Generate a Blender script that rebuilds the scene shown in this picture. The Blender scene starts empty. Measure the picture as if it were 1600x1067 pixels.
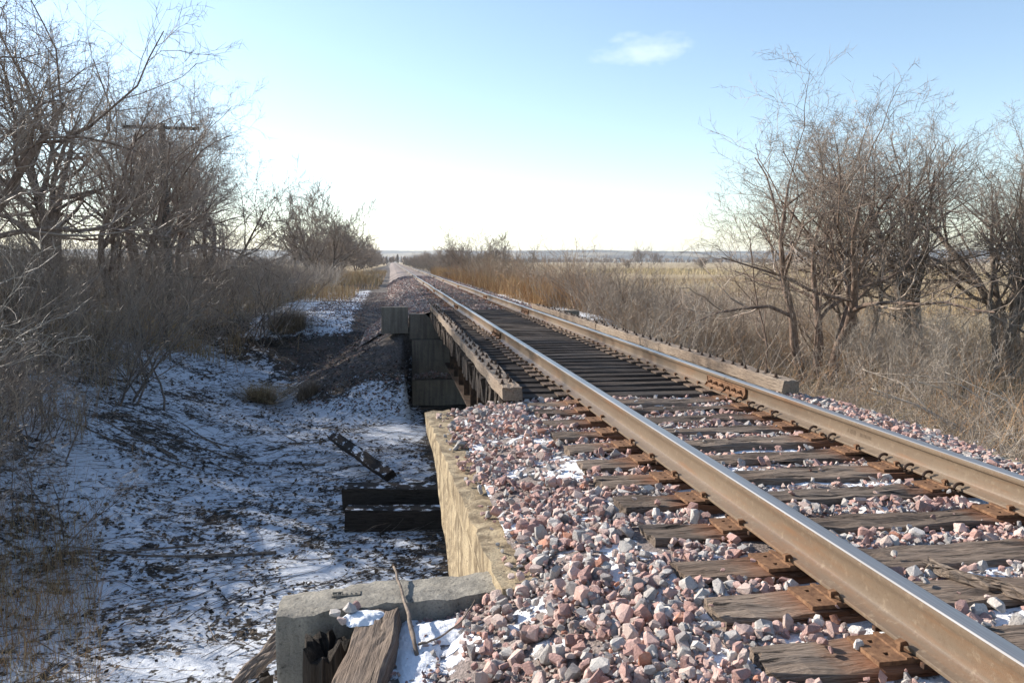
import bpy, math, random
import numpy as np
from math import radians as R, sin, cos, pi
random.seed(7); rng = np.random.default_rng(11)
scn = bpy.context.scene
col = scn.collection

# ------------------------------------------------------------------ camera
cam_d = bpy.data.cameras.new('camera'); cam = bpy.data.objects.new('camera', cam_d); col.objects.link(cam)
cam.location = (-2.551, 0.0, 1.141)
cam.rotation_euler = (R(90 - 5.733), 0, R(-8.511))
cam_d.sensor_width = 36; cam_d.lens = 1250 / 1600 * 36
cam_d.clip_start = 0.05; cam_d.clip_end = 30000
scn.camera = cam
# ------------------------------------------------------------------ sky, sun, exposure
SUN_EL, SUN_AZ = 27.0, -55.0          # azimuth measured from the track (+Y), negative = left
w = bpy.data.worlds.new('World'); scn.world = w; w.use_nodes = True
nt = w.node_tree; N = nt.nodes; L = nt.links
bg = N['Background']; bg.inputs['Strength'].default_value = 0.114
sky = N.new('ShaderNodeTexSky'); sky.sky_type = 'NISHITA'; sky.sun_disc = False
sky.sun_elevation = R(SUN_EL); sky.sun_rotation = R(SUN_AZ)
sky.air_density = 1.0; sky.dust_density = .3; sky.ozone_density = 1.0; sky.altitude = 300
# thin fair-weather wisps, by direction in the world
tc = N.new('ShaderNodeTexCoord'); mp = N.new('ShaderNodeMapping'); mp.inputs['Scale'].default_value = (3, 3, 7)
mp.inputs['Location'].default_value = (0.0, 0.0, 0.0)
nz = N.new('ShaderNodeTexNoise'); nz.inputs['Scale'].default_value = 3.6; nz.inputs['Detail'].default_value = 7; nz.inputs['Roughness'].default_value = .55
CLOUD = (0.3016, 0.9222, 0.2422)       # one small wisp high over the field
rp = N.new('ShaderNodeValToRGB'); rp.color_ramp.elements[0].position = .47; rp.color_ramp.elements[1].position = .80
rp.color_ramp.elements[1].color = (.5, .5, .5, 1)
cs = N.new('ShaderNodeVectorMath'); cs.operation = 'SUBTRACT'; cs.inputs[1].default_value = CLOUD
c2 = N.new('ShaderNodeMapping'); c2.inputs['Scale'].default_value = (12.5, 12.5, 23)
c3 = N.new('ShaderNodeVectorMath'); c3.operation = 'LENGTH'
c4 = N.new('ShaderNodeMapRange'); c4.inputs['From Min'].default_value = 0.1; c4.inputs['From Max'].default_value = 1.15; c4.inputs['To Min'].default_value = .17; c4.inputs['To Max'].default_value = -.26
ca = N.new('ShaderNodeMath'); ca.operation = 'ADD'
mixw = N.new('ShaderNodeMixRGB'); mixw.inputs['Color2'].default_value = (7.5, 7.8, 8.2, 1)
L.new(tc.outputs['Generated'], mp.inputs['Vector']); L.new(mp.outputs['Vector'], nz.inputs['Vector'])
L.new(tc.outputs['Generated'], cs.inputs[0]); L.new(cs.outputs[0], c2.inputs['Vector']); L.new(c2.outputs[0], c3.inputs[0]); L.new(c3.outputs['Value'], c4.inputs['Value'])
L.new(nz.outputs['Fac'], ca.inputs[0]); L.new(c4.outputs[0], ca.inputs[1]); L.new(ca.outputs[0], rp.inputs['Fac']); L.new(rp.outputs['Color'], mixw.inputs['Fac'])
L.new(sky.outputs['Color'], mixw.inputs['Color1']); L.new(mixw.outputs['Color'], bg.inputs['Color'])
sd = bpy.data.lights.new('sun', 'SUN'); sd.energy = 5.0; sd.angle = R(.5); sd.color = (1, .92, .81)
sun = bpy.data.objects.new('sun', sd); col.objects.link(sun)
sun.rotation_euler = (R(90 - SUN_EL), 0, R(180 - SUN_AZ)); sun.location = (0, 0, 60)
scn.view_settings.view_transform = 'Standard'; scn.view_settings.look = 'None'
scn.view_settings.gamma = 1; scn.view_settings.use_curve_mapping = False
scn.view_settings.exposure = 0.98
scn.cycles.max_bounces = 6; scn.cycles.diffuse_bounces = 3; scn.cycles.volume_bounces = 0

# ------------------------------------------------------------------ helpers
def noise2(x, y, seed=0):
    xi = np.floor(x).astype(np.int64); yi = np.floor(y).astype(np.int64); xf = x - xi; yf = y - yi
    def h(a, b):
        n = (a * 374761393 + b * 668265263 + seed * 974711) & 0x7fffffff
        n = ((n ^ (n >> 13)) * 1274126177) & 0x7fffffff
        return ((n ^ (n >> 16)) & 0xffff) / 65535.0
    u = xf * xf * (3 - 2 * xf); v = yf * yf * (3 - 2 * yf)
    return (h(xi, yi) * (1 - u) + h(xi + 1, yi) * u) * (1 - v) + (h(xi, yi + 1) * (1 - u) + h(xi + 1, yi + 1) * u) * v
def fbm(x, y, sc=1., seed=0, oc=4):
    x = np.asarray(x, float) * sc; y = np.asarray(y, float) * sc; t = 0; a = .5
    for i in range(oc):
        t = t + a * noise2(x, y, seed + i * 17); x = x * 2.03; y = y * 2.03; a *= .5
    return t / (1 - .5 ** oc) - .5
def sstep(a, b, x):
    t = np.clip((x - a) / (b - a), 0, 1); return t * t * (3 - 2 * t)

def mesh(name, V, faces, mats, colr=None, smooth=False, mi=None, sharp=None, attrs=None):
    """faces: list of int arrays (M,k)"""
    me = bpy.data.meshes.new(name); V = np.asarray(V, np.float32)
    faces = [np.asarray(f, np.int32) for f in faces if len(f)]
    lt = np.concatenate([np.full(len(f), f.shape[1], np.int32) for f in faces])
    lv = np.concatenate([f.ravel() for f in faces])
    ls = np.concatenate([[0], np.cumsum(lt)[:-1]]).astype(np.int32)
    me.vertices.add(len(V)); me.vertices.foreach_set('co', V.ravel())
    me.loops.add(len(lv)); me.loops.foreach_set('vertex_index', lv)
    me.polygons.add(len(lt)); me.polygons.foreach_set('loop_start', ls); me.polygons.foreach_set('loop_total', lt)
    me.polygons.foreach_set('use_smooth', np.full(len(lt), bool(smooth)))
    for m in (mats if isinstance(mats, (list, tuple)) else [mats]): me.materials.append(m)
    if mi is not None: me.polygons.foreach_set('material_index', np.asarray(mi, np.int32))
    if colr is not None:
        a = me.color_attributes.new('Col', 'FLOAT_COLOR', 'POINT')
        c = np.ones((len(V), 4), np.float32); c[:, :3] = colr; a.data.foreach_set('color', c.ravel())
    for k, v in (attrs or {}).items():
        a = me.attributes.new(k, 'FLOAT', 'POINT'); a.data.foreach_set('value', np.asarray(v, np.float32))
    me.update(calc_edges=True)
    if sharp: me.set_sharp_from_angle(angle=R(sharp))
    return me
def obj(name, me, parent=None, loc=(0, 0, 0), rot=(0, 0, 0), sc=None):
    o = bpy.data.objects.new(name, me); col.objects.link(o); o.parent = parent
    o.location = loc; o.rotation_euler = rot
    if sc is not None: o.scale = sc if isinstance(sc, (tuple, list)) else (sc,) * 3
    return o
def tag(o, label, cat=None, group=None, kind=None):
    if label: o['label'] = label
    if cat: o['category'] = cat
    if group: o['group'] = group
    if kind: o['kind'] = kind
    return o
def thing(name, label, cat, loc=(0, 0, 0), rot=(0, 0, 0), group=None):
    return tag(obj(name, None, None, loc, rot), label, cat, group)
def copy_tree(o, parent=None):
    c = o.copy(); col.objects.link(c); c.parent = parent
    for ch in o.children: copy_tree(ch, c)
    return c
class MB:
    def __init__(s): s.V = []; s.Q = []; s.T = []; s.n = 0
    def add(s, V, Q=(), T=()):
        V = np.asarray(V, float); k = s.n; s.V.append(V); s.n += len(V)
        if len(Q): s.Q.append(np.asarray(Q) + k)
        if len(T): s.T.append(np.asarray(T) + k)
    def box(s, lo, hi, M=None):
        x0, y0, z0 = lo; x1, y1, z1 = hi
        V = np.array([(x0,y0,z0),(x1,y0,z0),(x1,y1,z0),(x0,y1,z0),(x0,y0,z1),(x1,y0,z1),(x1,y1,z1),(x0,y1,z1)], float)
        if M is not None: V = np.array([M @ v for v in V]) if callable(M) is False else M(V)
        s.add(V, [(0,3,2,1),(4,5,6,7),(0,1,5,4),(1,2,6,5),(2,3,7,6),(3,0,4,7)])
    def tube(s, P, r, k=8, cap=True):
        P = np.asarray(P, float); n = len(P); r = np.broadcast_to(r, (n,))
        t = np.gradient(P, axis=0); t /= np.linalg.norm(t, axis=1)[:, None] + 1e-9
        up = np.array([0, 0, 1.]) if abs(t[0, 2]) < .9 else np.array([1., 0, 0])
        a = np.cross(t, up); a /= np.linalg.norm(a, axis=1)[:, None] + 1e-9; b = np.cross(t, a)
        th = np.arange(k) / k * 2 * pi
        V = (P[:, None] + r[:, None, None] * (a[:, None] * np.cos(th)[None, :, None] + b[:, None] * np.sin(th)[None, :, None])).reshape(-1, 3)
        Q = [(i * k + j, i * k + (j + 1) % k, (i + 1) * k + (j + 1) % k, (i + 1) * k + j) for i in range(n - 1) for j in range(k)]
        T = []
        if cap:
            V = np.vstack([V, P[0], P[-1]])
            T = [(n * k, (j + 1) % k, j) for j in range(k)] + [(n * k + 1, (n - 1) * k + j, (n - 1) * k + (j + 1) % k) for j in range(k)]
        s.add(V, Q, T)
    def mesh(s, name, mat, **kw):
        f = []
        if s.Q: f.append(np.vstack(s.Q))
        if s.T: f.append(np.vstack(s.T))
        return mesh(name, np.vstack(s.V), f, mat, **kw)
    def obj(s, name, mat, parent=None, loc=(0, 0, 0), rot=(0, 0, 0), **kw):
        return obj(name, s.mesh(name, mat, **kw), parent, loc, rot)

# ------------------------------------------------------------------ materials
class Mt:
    def __init__(s, name):
        s.m = bpy.data.materials.new(name); s.m.use_nodes = True; s.t = s.m.node_tree
        s.b = s.t.nodes['Principled BSDF']; s.b.inputs['Roughness'].default_value = .9
        s.b.inputs['Specular IOR Level'].default_value = .25
    def n(s, ty, ins=None, **kw):
        x = s.t.nodes.new(ty)
        for k, v in kw.items(): setattr(x, k, v)
        for k, v in (ins or {}).items():
            if hasattr(v, 'links') or isinstance(v, bpy.types.NodeSocket): s.t.links.new(v, x.inputs[k])
            else: x.inputs[k].default_value = v
        return x
    def noise(s, scale, detail=5, vec=None, rough=.6):
        i = {'Scale': scale, 'Detail': detail, 'Roughness': rough}
        if vec is not None: i['Vector'] = vec
        return s.n('ShaderNodeTexNoise', i).outputs['Fac']
    def coord(s, which='Object', scale=(1, 1, 1)):
        c = s.n('ShaderNodeTexCoord').outputs[which]
        return s.n('ShaderNodeMapping', {'Vector': c, 'Scale': scale}).outputs['Vector']
    def ramp(s, fac, stops):
        r = s.n('ShaderNodeValToRGB', {'Fac': fac}); e = r.color_ramp.elements
        while len(e) < len(stops): e.new(.5)
        for q, (p, c) in zip(e, stops):
            q.position = p; q.color = (*c, 1) if not isinstance(c, (int, float)) else (c, c, c, 1)
        return r.outputs['Color']
    def mix(s, f, a, b, mode='MIX'):
        r = s.n('ShaderNodeMixRGB', blend_type=mode)
        for k, v in (('Fac', f), ('Color1', a), ('Color2', b)):
            if isinstance(v, bpy.types.NodeSocket): s.t.links.new(v, r.inputs[k])
            elif k == 'Fac': r.inputs[k].default_value = v
            else: r.inputs[k].default_value = (*v, 1)
        return r.outputs['Color']
    def math(s, op, a, b=0.):
        r = s.n('ShaderNodeMath', operation=op)
        for i, v in enumerate((a, b)):
            if isinstance(v, bpy.types.NodeSocket): s.t.links.new(v, r.inputs[i])
            else: r.inputs[i].default_value = v
        return r.outputs[0]
    def attr(s, name, out='Color'): return s.n('ShaderNodeAttribute', attribute_name=name).outputs[out]
    def col(s, c): s.t.links.new(c, s.b.inputs['Base Color']) if isinstance(c, bpy.types.NodeSocket) else setattr(s.b.inputs['Base Color'], 'default_value', (*c, 1))
    def bump(s, h, dist=.01, strength=.6):
        b = s.n('ShaderNodeBump', {'Height': h, 'Distance': dist, 'Strength': strength}); s.t.links.new(b.outputs[0], s.b.inputs['Normal'])
M = {}
def m_stone():
    m = Mt('ballast_stone'); v = m.n('ShaderNodeNewGeometry').outputs['Position']; at = m.attr('Col')
    n = m.noise(110, 5, v, .7); c = m.mix(m.ramp(n, [(.3, .0), (.72, 1.)]), m.mix(1., at, (.70, .68, .67), 'MULTIPLY'), m.mix(1., at, (1.12, 1.10, 1.08), 'MULTIPLY'))
    c = m.mix(m.ramp(m.noise(38, 3, v), [(.5, 0.), (.8, .4)]), c, (.36, .32, .29))        # grey brown dust
    c = m.mix(m.ramp(m.noise(1.7, 4, v), [(.5, 0.), (.8, .4)]), c, m.mix(1., c, (.72, .60, .50), 'MULTIPLY'))
    m.col(c); m.bump(m.noise(130, 6, v, .7), .010, .8); M['stone'] = m.m
def m_colattr(key, rough=.9, transl=0.):
    m = Mt(key); m.col(m.attr('Col')); m.b.inputs['Roughness'].default_value = rough; M[key] = m.m
def m_bed():
    m = Mt('ballast_bed'); v = m.coord('Object')
    g = m.ramp(m.noise(60, 6, v, .7), [(.3, (.07, .06, .055)), (.5, (.21, .175, .16)), (.7, (.36, .29, .27))])
    k = m.math('ADD', m.math('MULTIPLY', m.noise(2.6, 3, v), .75), m.math('MULTIPLY', m.noise(22, 4, v), .3))
    k = m.math('ADD', k, m.math('MULTIPLY', m.math('SUBTRACT', m.attr('snow', 'Fac'), .5), .5))
    s = m.ramp(k, [(.54, 0.), (.575, 1.)])
    m.col(m.mix(s, g, (.82, .84, .88))); m.bump(m.math('ADD', m.noise(70, 5, v), m.math('MULTIPLY', s, .5)), .02, .7); M['bed'] = m.m
def wood(key, dark, mid, light, stain=False, axis=0, crack=.42, snow=False):
    m = Mt(key); sc = [25, 25, 25]; sc[axis] = 1.0
    oi = m.n('ShaderNodeObjectInfo').outputs['Random']
    base = m.n('ShaderNodeTexCoord').outputs['Object']
    off = m.n('ShaderNodeCombineXYZ', {'X': m.math('MULTIPLY', oi, 37.), 'Y': m.math('MULTIPLY', oi, 91.), 'Z': oi}).outputs[0]
    b2 = m.n('ShaderNodeVectorMath', {0: base, 1: off}, operation='ADD').outputs[0]
    v = m.n('ShaderNodeMapping', {'Vector': b2, 'Scale': sc}).outputs['Vector']
    g = m.noise(2.2, 7, v, .68); fine = m.noise(9, 5, v, .6)
    c = m.ramp(g, [(.28, dark), (.47, mid), (.72, light)])
    c = m.mix(.55, c, m.ramp(fine, [(.3, dark), (.62, light)]))
    ck = m.ramp(m.noise(1.25, 6, v, .75), [(crack - .035, 1.), (crack, 0.)])
    c = m.mix(ck, c, (.018, .014, .011))
    big = m.noise(.9, 3, b2); c = m.mix(m.ramp(big, [(.35, .0), (.7, .55)]), c, m.mix(1., c, (.62, .50, .42), 'MULTIPLY'))
    c = m.mix(1., c, m.n('ShaderNodeCombineXYZ', {'X': m.math('ADD', .72, m.math('MULTIPLY', oi, .5)), 'Y': m.math('ADD', .70, m.math('MULTIPLY', oi, .48)), 'Z': m.math('ADD', .70, m.math('MULTIPLY', oi, .45))}).outputs[0], 'MULTIPLY')
    if stain:     # rust washed out of the tie plates, a band on either side of each rail seat
        x = m.n('ShaderNodeSeparateXYZ', {0: base}).outputs[0]
        d = m.math('ABSOLUTE', m.math('SUBTRACT', m.math('ABSOLUTE', x), .76))
        f = m.math('ADD', d, m.math('MULTIPLY', m.math('SUBTRACT', m.noise(7, 4, b2), .5), .34))
        c = m.mix(m.ramp(f, [(.16, .85), (.36, 0.)]), c, m.mix(.75, c, (.24, .085, .03)))
    if snow:
        nrm = m.n('ShaderNodeSeparateXYZ', {0: m.n('ShaderNodeNewGeometry').outputs['Normal']}).outputs[2]
        sm = m.math('MULTIPLY', m.ramp(m.noise(5, 5, b2), [(.52, 0.), (.58, 1.)]), m.ramp(nrm, [(.7, 0.), (.9, 1.)]))
        c = m.mix(sm, c, (.82, .84, .88))
    m.col(c); m.bump(m.math('SUBTRACT', m.math('ADD', g, m.math('MULTIPLY', fine, .5)), m.math('MULTIPLY', ck, 1.2)), .02, .8); M[key] = m.m
def rust(key, a, b, c3, sc=40, rough=.75, metal=0.):
    m = Mt(key); v = m.coord('Object'); m.b.inputs['Roughness'].default_value = rough; m.b.inputs['Metallic'].default_value = metal
    n = m.noise(sc, 6, v, .65); c = m.ramp(n, [(.3, a), (.5, b), (.72, c3)])
    c = m.mix(m.ramp(m.noise(4, 4, v), [(.4, 0.), (.7, .5)]), c, a)
    m.col(c); m.bump(m.noise(sc * 3, 4, v), .004, .4); M[key] = m.m
def concrete(key, base, warm, dark, streak=.6):
    m = Mt(key); v = m.coord('Object'); vs = m.coord('Object', (7, 7, .55))
    n = m.noise(5, 7, v, .65); st = m.noise(1.5, 5, vs, .6)
    c = m.mix(m.ramp(n, [(.32, 0.), (.68, 1.)]), base, warm)
    c = m.mix(m.math('MULTIPLY', m.ramp(st, [(.42, 0.), (.62, 1.)]), streak), c, dark)
    c = m.mix(m.ramp(m.noise(90, 3, v), [(.38, .35), (.5, 0.)]), c, dark)
    pit = m.ramp(m.noise(24, 5, v, .7), [(.30, 0.), (.40, 1.)])
    m.col(m.mix(pit, dark, c)); m.bump(m.math('ADD', m.noise(45, 6, v, .7), m.math('ADD', m.math('MULTIPLY', n, 1.5), m.math('MULTIPLY', pit, .5))), .015, .7); M[key] = m.m
def bark(key, a, b, sc=18):
    m = Mt(key); v = m.coord('Object', (1, 1, .3)); n = m.noise(sc, 5, v)
    m.col(m.ramp(n, [(.32, a), (.68, b)])); m.bump(n, .02, .7); M[key] = m.m
m_stone(); m_bed(); m_colattr('straw'); m_colattr('litter', .8)
wood('tie_wood', (.035, .026, .02), (.15, .115, .088), (.33, .275, .225), stain=True)
wood('bridge_tie_wood', (.012, .010, .009), (.048, .038, .031), (.15, .125, .105), crack=.40)
wood('guard_wood', (.05, .04, .031), (.20, .16, .125), (.38, .32, .255), axis=1, crack=.36)
wood('old_timber', (.03, .023, .018), (.14, .11, .087), (.31, .26, .215), axis=1, crack=.41)
wood('old_timber_x', (.03, .023, .018), (.14, .11, .087), (.31, .26, .215), axis=0, crack=.41)
wood('wet_timber', (.010, .008, .007), (.032, .026, .021), (.085, .07, .058), axis=0, snow=True)
wood('rotten_wood', (.006, .005, .004), (.020, .016, .012), (.06, .048, .038), axis=2, crack=.47)
wood('pole_wood', (.03, .026, .023), (.09, .08, .07), (.16, .145, .13), axis=2)
m = Mt('rail_side'); v = m.coord('Object'); vy = m.coord('Object', (1, .12, 1))
c = m.ramp(m.noise(3.5, 5, vy, .6), [(.3, (.105, .074, .050)), (.7, (.165, .122, .083))]); c = m.mix(m.ramp(m.noise(70, 5, v, .7), [(.52, 0.), (.72, .6)]), c, (.075, .045, .026))
c = m.mix(m.ramp(m.noise(9, 5, vy, .7), [(.5, 0.), (.68, .7)]), c, (.17, .085, .04)); c = m.mix(m.ramp(m.noise(28, 6, v, .75), [(.55, 0.), (.66, .55)]), c, (.24, .185, .13))
m.col(c); m.b.inputs['Roughness'].default_value = .46; m.b.inputs['Specular IOR Level'].default_value = .5; m.bump(m.noise(220, 4, v), .0015, .5); M['rail_side'] = m.m
rust('rust', (.075, .038, .022), (.17, .09, .048), (.27, .155, .085), 45, .8)
rust('rust_dull', (.07, .045, .03), (.15, .105, .075), (.23, .18, .14), 45, .8)
rust('dark_iron', (.022, .014, .010), (.06, .034, .022), (.12, .06, .035), 50, .6)
rust('girder_steel', (.03, .02, .014), (.075, .05, .035), (.17, .10, .06), 9, .75)
m = Mt('rail_top'); v = m.coord('Object', (60, .5, 1)); n = m.noise(2, 4, v)
m.col(m.ramp(n, [(.3, (.30, .28, .26)), (.7, (.47, .45, .43))])); m.b.inputs['Metallic'].default_value = .85; m.b.inputs['Roughness'].default_value = .42; M['rail_top'] = m.m
concrete('concrete_tan', (.42, .345, .23), (.31, .24, .15), (.11, .08, .05), .85)
concrete('concrete_grey', (.25, .235, .205), (.33, .30, .245), (.07, .065, .058), .5)
concrete('concrete_dark', (.20, .165, .13), (.27, .225, .175), (.075, .06, .048), .5)
bark('bark', (.07, .054, .043), (.25, .20, .16)); bark('bark_red', (.09, .06, .046), (.28, .205, .16))
def twig(key, a, b, rough=.55):
    m = Mt(key); oi = m.n('ShaderNodeObjectInfo').outputs['Random']; v = m.coord('Object')
    f = m.math('ADD', m.math('MULTIPLY', oi, .5), m.math('MULTIPLY', m.noise(1.3, 2, v), .6))
    m.col(m.ramp(f, [(.25, a), (.75, b)])); m.b.inputs['Roughness'].default_value = rough; m.b.inputs['Specular IOR Level'].default_value = .5; M[key] = m.m
twig('twig_grey', (.165, .122, .09), (.31, .24, .185)); twig('twig_tan', (.20, .14, .09), (.34, .25, .165)); twig('twig_far', (.21, .165, .13), (.31, .245, .195), .9)
twig('stem_pale', (.25, .205, .16), (.42, .355, .285)); twig('twig_russet', (.24, .13, .065), (.38, .225, .115), .9)
# ground: dirt and leaf litter, snow cover, gravel, field stubble by terrain zone
m = Mt('ground'); v = m.coord('Object')
lit = m.ramp(m.noise(9, 7, v, .72), [(.3, (.012, .010, .008)), (.5, (.040, .031, .023)), (.72, (.105, .080, .055))])
grv = m.ramp(m.noise(16, 6, v, .75), [(.3, (.03, .025, .022)), (.5, (.10, .085, .075)), (.7, (.24, .20, .18))])
fld = m.ramp(m.noise(.03, 6, v, .6), [(.3, (.25, .18, .095)), (.55, (.35, .265, .15)), (.75, (.42, .33, .195))])
fld = m.mix(.35, fld, m.ramp(m.noise(3, 6, v, .75), [(.3, (.14, .10, .06)), (.7, (.46, .37, .24))]))
c = m.mix(m.attr('gravel', 'Fac'), lit, grv); c = m.mix(m.attr('field', 'Fac'), c, fld)
wn = m.n('ShaderNodeTexNoise', {'Scale': 1.4, 'Detail': 3, 'Vector': v}).outputs['Color']
vw = m.n('ShaderNodeVectorMath', {0: v, 1: m.n('ShaderNodeVectorMath', {0: wn, 'Scale': .9}, operation='SCALE').outputs[0]}, operation='ADD').outputs[0]
k = m.math('ADD', m.math('MULTIPLY', m.noise(.9, 3, v), .35), m.math('ADD', m.math('MULTIPLY', m.noise(5.5, 5, vw, .62), .45), m.math('MULTIPLY', m.noise(19, 4, v, .65), .30)))
k = m.math('ADD', k, m.math('MULTIPLY', m.math('SUBTRACT', m.attr('snow', 'Fac'), .5), .6))
sn = m.ramp(k, [(.535, 0.), (.575, 1.)])
m.col(m.mix(sn, c, (.66, .69, .74))); m.bump(m.math('ADD', m.noise(14, 6, v, .7), m.math('MULTIPLY', sn, .5)), .05, .7); M['ground'] = m.m
m = Mt('hill_land'); v = m.coord('Object')
wv = m.coord('Object', (.004, .0012, .02)); c = m.ramp(m.noise(1., 6, wv, .6), [(.40, (.035, .034, .03)), (.5, (.06, .052, .042)), (.56, (.22, .175, .11)), (.7, (.30, .24, .16))]); m.col(c); M['hill'] = m.m

# ------------------------------------------------------------------ terrain
def terrain(x, y):
    x = np.asarray(x, float); y = np.asarray(y, float)
    base = -2.72 + .16 * fbm(x, y, .35, 3) + .05 * fbm(x, y, 2.2, 5)
    left = sstep(4.8, 11.5, -x) * 1.95
    back = sstep(22.5, 31, y + .8 * fbm(x, y, .5, 15)) * np.maximum(sstep(1.0, 2.5, -x) * 1.85, sstep(1., 2.5, x) * sstep(10, 5, x) * 1.75)
    base = base + np.maximum(left * sstep(4, 16, y), back)
    right = sstep(3, 30, x) * (.35 * fbm(x, y, .08, 9))
    base = base + right
    far = sstep(60, 900, np.hypot(x, y)); base = base * (1 - far) + (-2.9 + 1.2 * fbm(x, y, .004, 21)) * far
    e = np.full_like(base, -50.)
    # near approach fill (retained by the walls)
    core = np.where((np.abs(x) < 1.98) & (y < 7.85), -.52, -50.)
    dl = np.hypot(np.maximum(0, -2.74 - x), np.maximum(0, y - 3.72))
    zl = np.where(dl <= 0, -.56, -1.02 - dl * .78)
    dr = np.maximum(0, x - 2.28); dry = np.maximum(0, y - 6.8); zr = -1.15 - np.hypot(dr, dry) * .62
    near = np.where(x < -1.98, zl, np.where(x > 1.98, np.where(y < 12, zr, -50), core))
    near = np.where((np.abs(x) <= 1.98) & (y >= 7.85), -50, near)
    # far embankment
    d = np.hypot(np.maximum(0, np.abs(x) - 2.0), np.maximum(0, 22.6 - y) * 1.0)
    zf = np.where(y > 12, -.46 - d / 1.7 + .10 * fbm(x, y, 1.3, 31), -50)
    zf = np.where((np.abs(x) < 2.2) & (y < 22.0), -50, zf)
    return np.maximum(np.maximum(base, near), zf)
def axis_pts(lo, hi, c0, c1, fine, grow=1.06):
    a = list(np.arange(c0, c1, fine)); s = fine
    while a[-1] < hi: s *= grow; a.append(a[-1] + s)
    b = []; s = fine; q = c0
    while q > lo: s *= grow; q -= s; b.append(q)
    return np.array(b[::-1] + a)
gx = axis_pts(-5000, 5000, -9, 6, .14); gy = axis_pts(-60, 7000, 2.5, 27, .14)
X, Y = np.meshgrid(gx, gy); Z = terrain(X, Y)
nx, ny = len(gx), len(gy); I = np.arange(nx * ny).reshape(ny, nx)
Q = np.stack([I[:-1, :-1], I[:-1, 1:], I[1:, 1:], I[1:, :-1]], -1).reshape(-1, 4)
xx, yy = X.ravel(), Y.ravel()
floor_ = sstep(1.2, 2.2, -xx)
snow = .57 * floor_ * sstep(13.5, 8.5, -xx) * sstep(34, 25, yy)
snow = np.maximum(snow, .55 * sstep(-7.5, -5.5, xx) * sstep(-3.6, -4.6, xx) * sstep(28, 32, yy) * sstep(75, 50, yy))
snow = np.maximum(snow, .56 * sstep(2.6, 3.3, xx) * sstep(7.5, 5.5, xx) * sstep(24, 27, yy) * sstep(62, 48, yy))
snow = np.maximum(snow, .36 * sstep(2.4, 4, xx) * sstep(16, 10, xx) * sstep(24, 16, yy))
snow = snow + .30 * fbm(xx, yy, .45, 77) - .30 * sstep(.35, .0, np.abs(yy - 10.5) / 30) * 0
snow = np.where(Z.ravel() > -.9, snow * .75, snow)
zn = Z.ravel() + .9 * fbm(xx, yy, .8, 71, 4); slope_far = sstep(6.8, 4.6, np.abs(xx) + .8 * fbm(xx, yy, .9, 72)) * sstep(19.5, 21.5, yy) * sstep(-2.5, -1.7, zn)
snow = snow * (1 - slope_far * (xx < 0)) + .24 * slope_far * (xx < 0)
verge_l = sstep(-8.6, -7., xx) * sstep(-3.3, -4.2, xx) * sstep(25.5, 29, yy) * sstep(75, 48, yy); verge_r = sstep(2.7, 3.3, xx) * sstep(7., 5., xx) * sstep(24, 27, yy) * sstep(62, 48, yy)
snow = np.maximum(snow, .60 * verge_l + .12 * fbm(xx, yy, .35, 78)); snow = np.maximum(snow, .56 * verge_r + .12 * fbm(xx, yy, .5, 79)); slope_far = slope_far * (1 - np.maximum(verge_l, verge_r))
near_fill = (np.abs(xx) < 3.3) & (yy < 4.6)
grav = np.maximum(slope_far, near_fill.astype(float))
grav = np.where((xx > 2.6) & (xx < 7) & (yy > 24) & (yy < 60), .15, grav)
field = np.maximum(sstep(11, 22, xx) * sstep(14, 30, yy), sstep(70, 120, yy)); field = np.maximum(field, sstep(60, 110, np.hypot(xx, yy)))
field = np.maximum(field, .6 * sstep(5.5, 9, xx) * sstep(10, 20, yy)); field *= sstep(6, 10, np.abs(xx))
g = obj('ground', mesh('ground', np.stack([xx, yy, Z.ravel()], 1), [Q], M['ground'], smooth=True, attrs={'snow': snow, 'gravel': grav, 'field': field})); g['kind'] = 'structure'

# hills beyond the fields
hx = np.linspace(-5200, 6200, 240); hy = np.linspace(2300, 6600, 40)
HX, HY = np.meshgrid(hx, hy)
rise = sstep(2300, 5200, HY)
HZ = -14 + rise * (78 + 46 * fbm(HX, HY, .0009, 41, 5) + 16 * fbm(HX, HY, .006, 43, 4)) + sstep(1200, 3500, HX) * rise * 14 + 5 * fbm(HX, HY, .02, 47)
I = np.arange(HX.size).reshape(HX.shape)
Q = np.stack([I[:-1, :-1], I[:-1, 1:], I[1:, 1:], I[1:, :-1]], -1).reshape(-1, 4)
o = obj('hills', mesh('hills', np.stack([HX.ravel(), HY.ravel(), HZ.ravel()], 1), [Q], M['hill'], smooth=True)); o['kind'] = 'structure'

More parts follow.
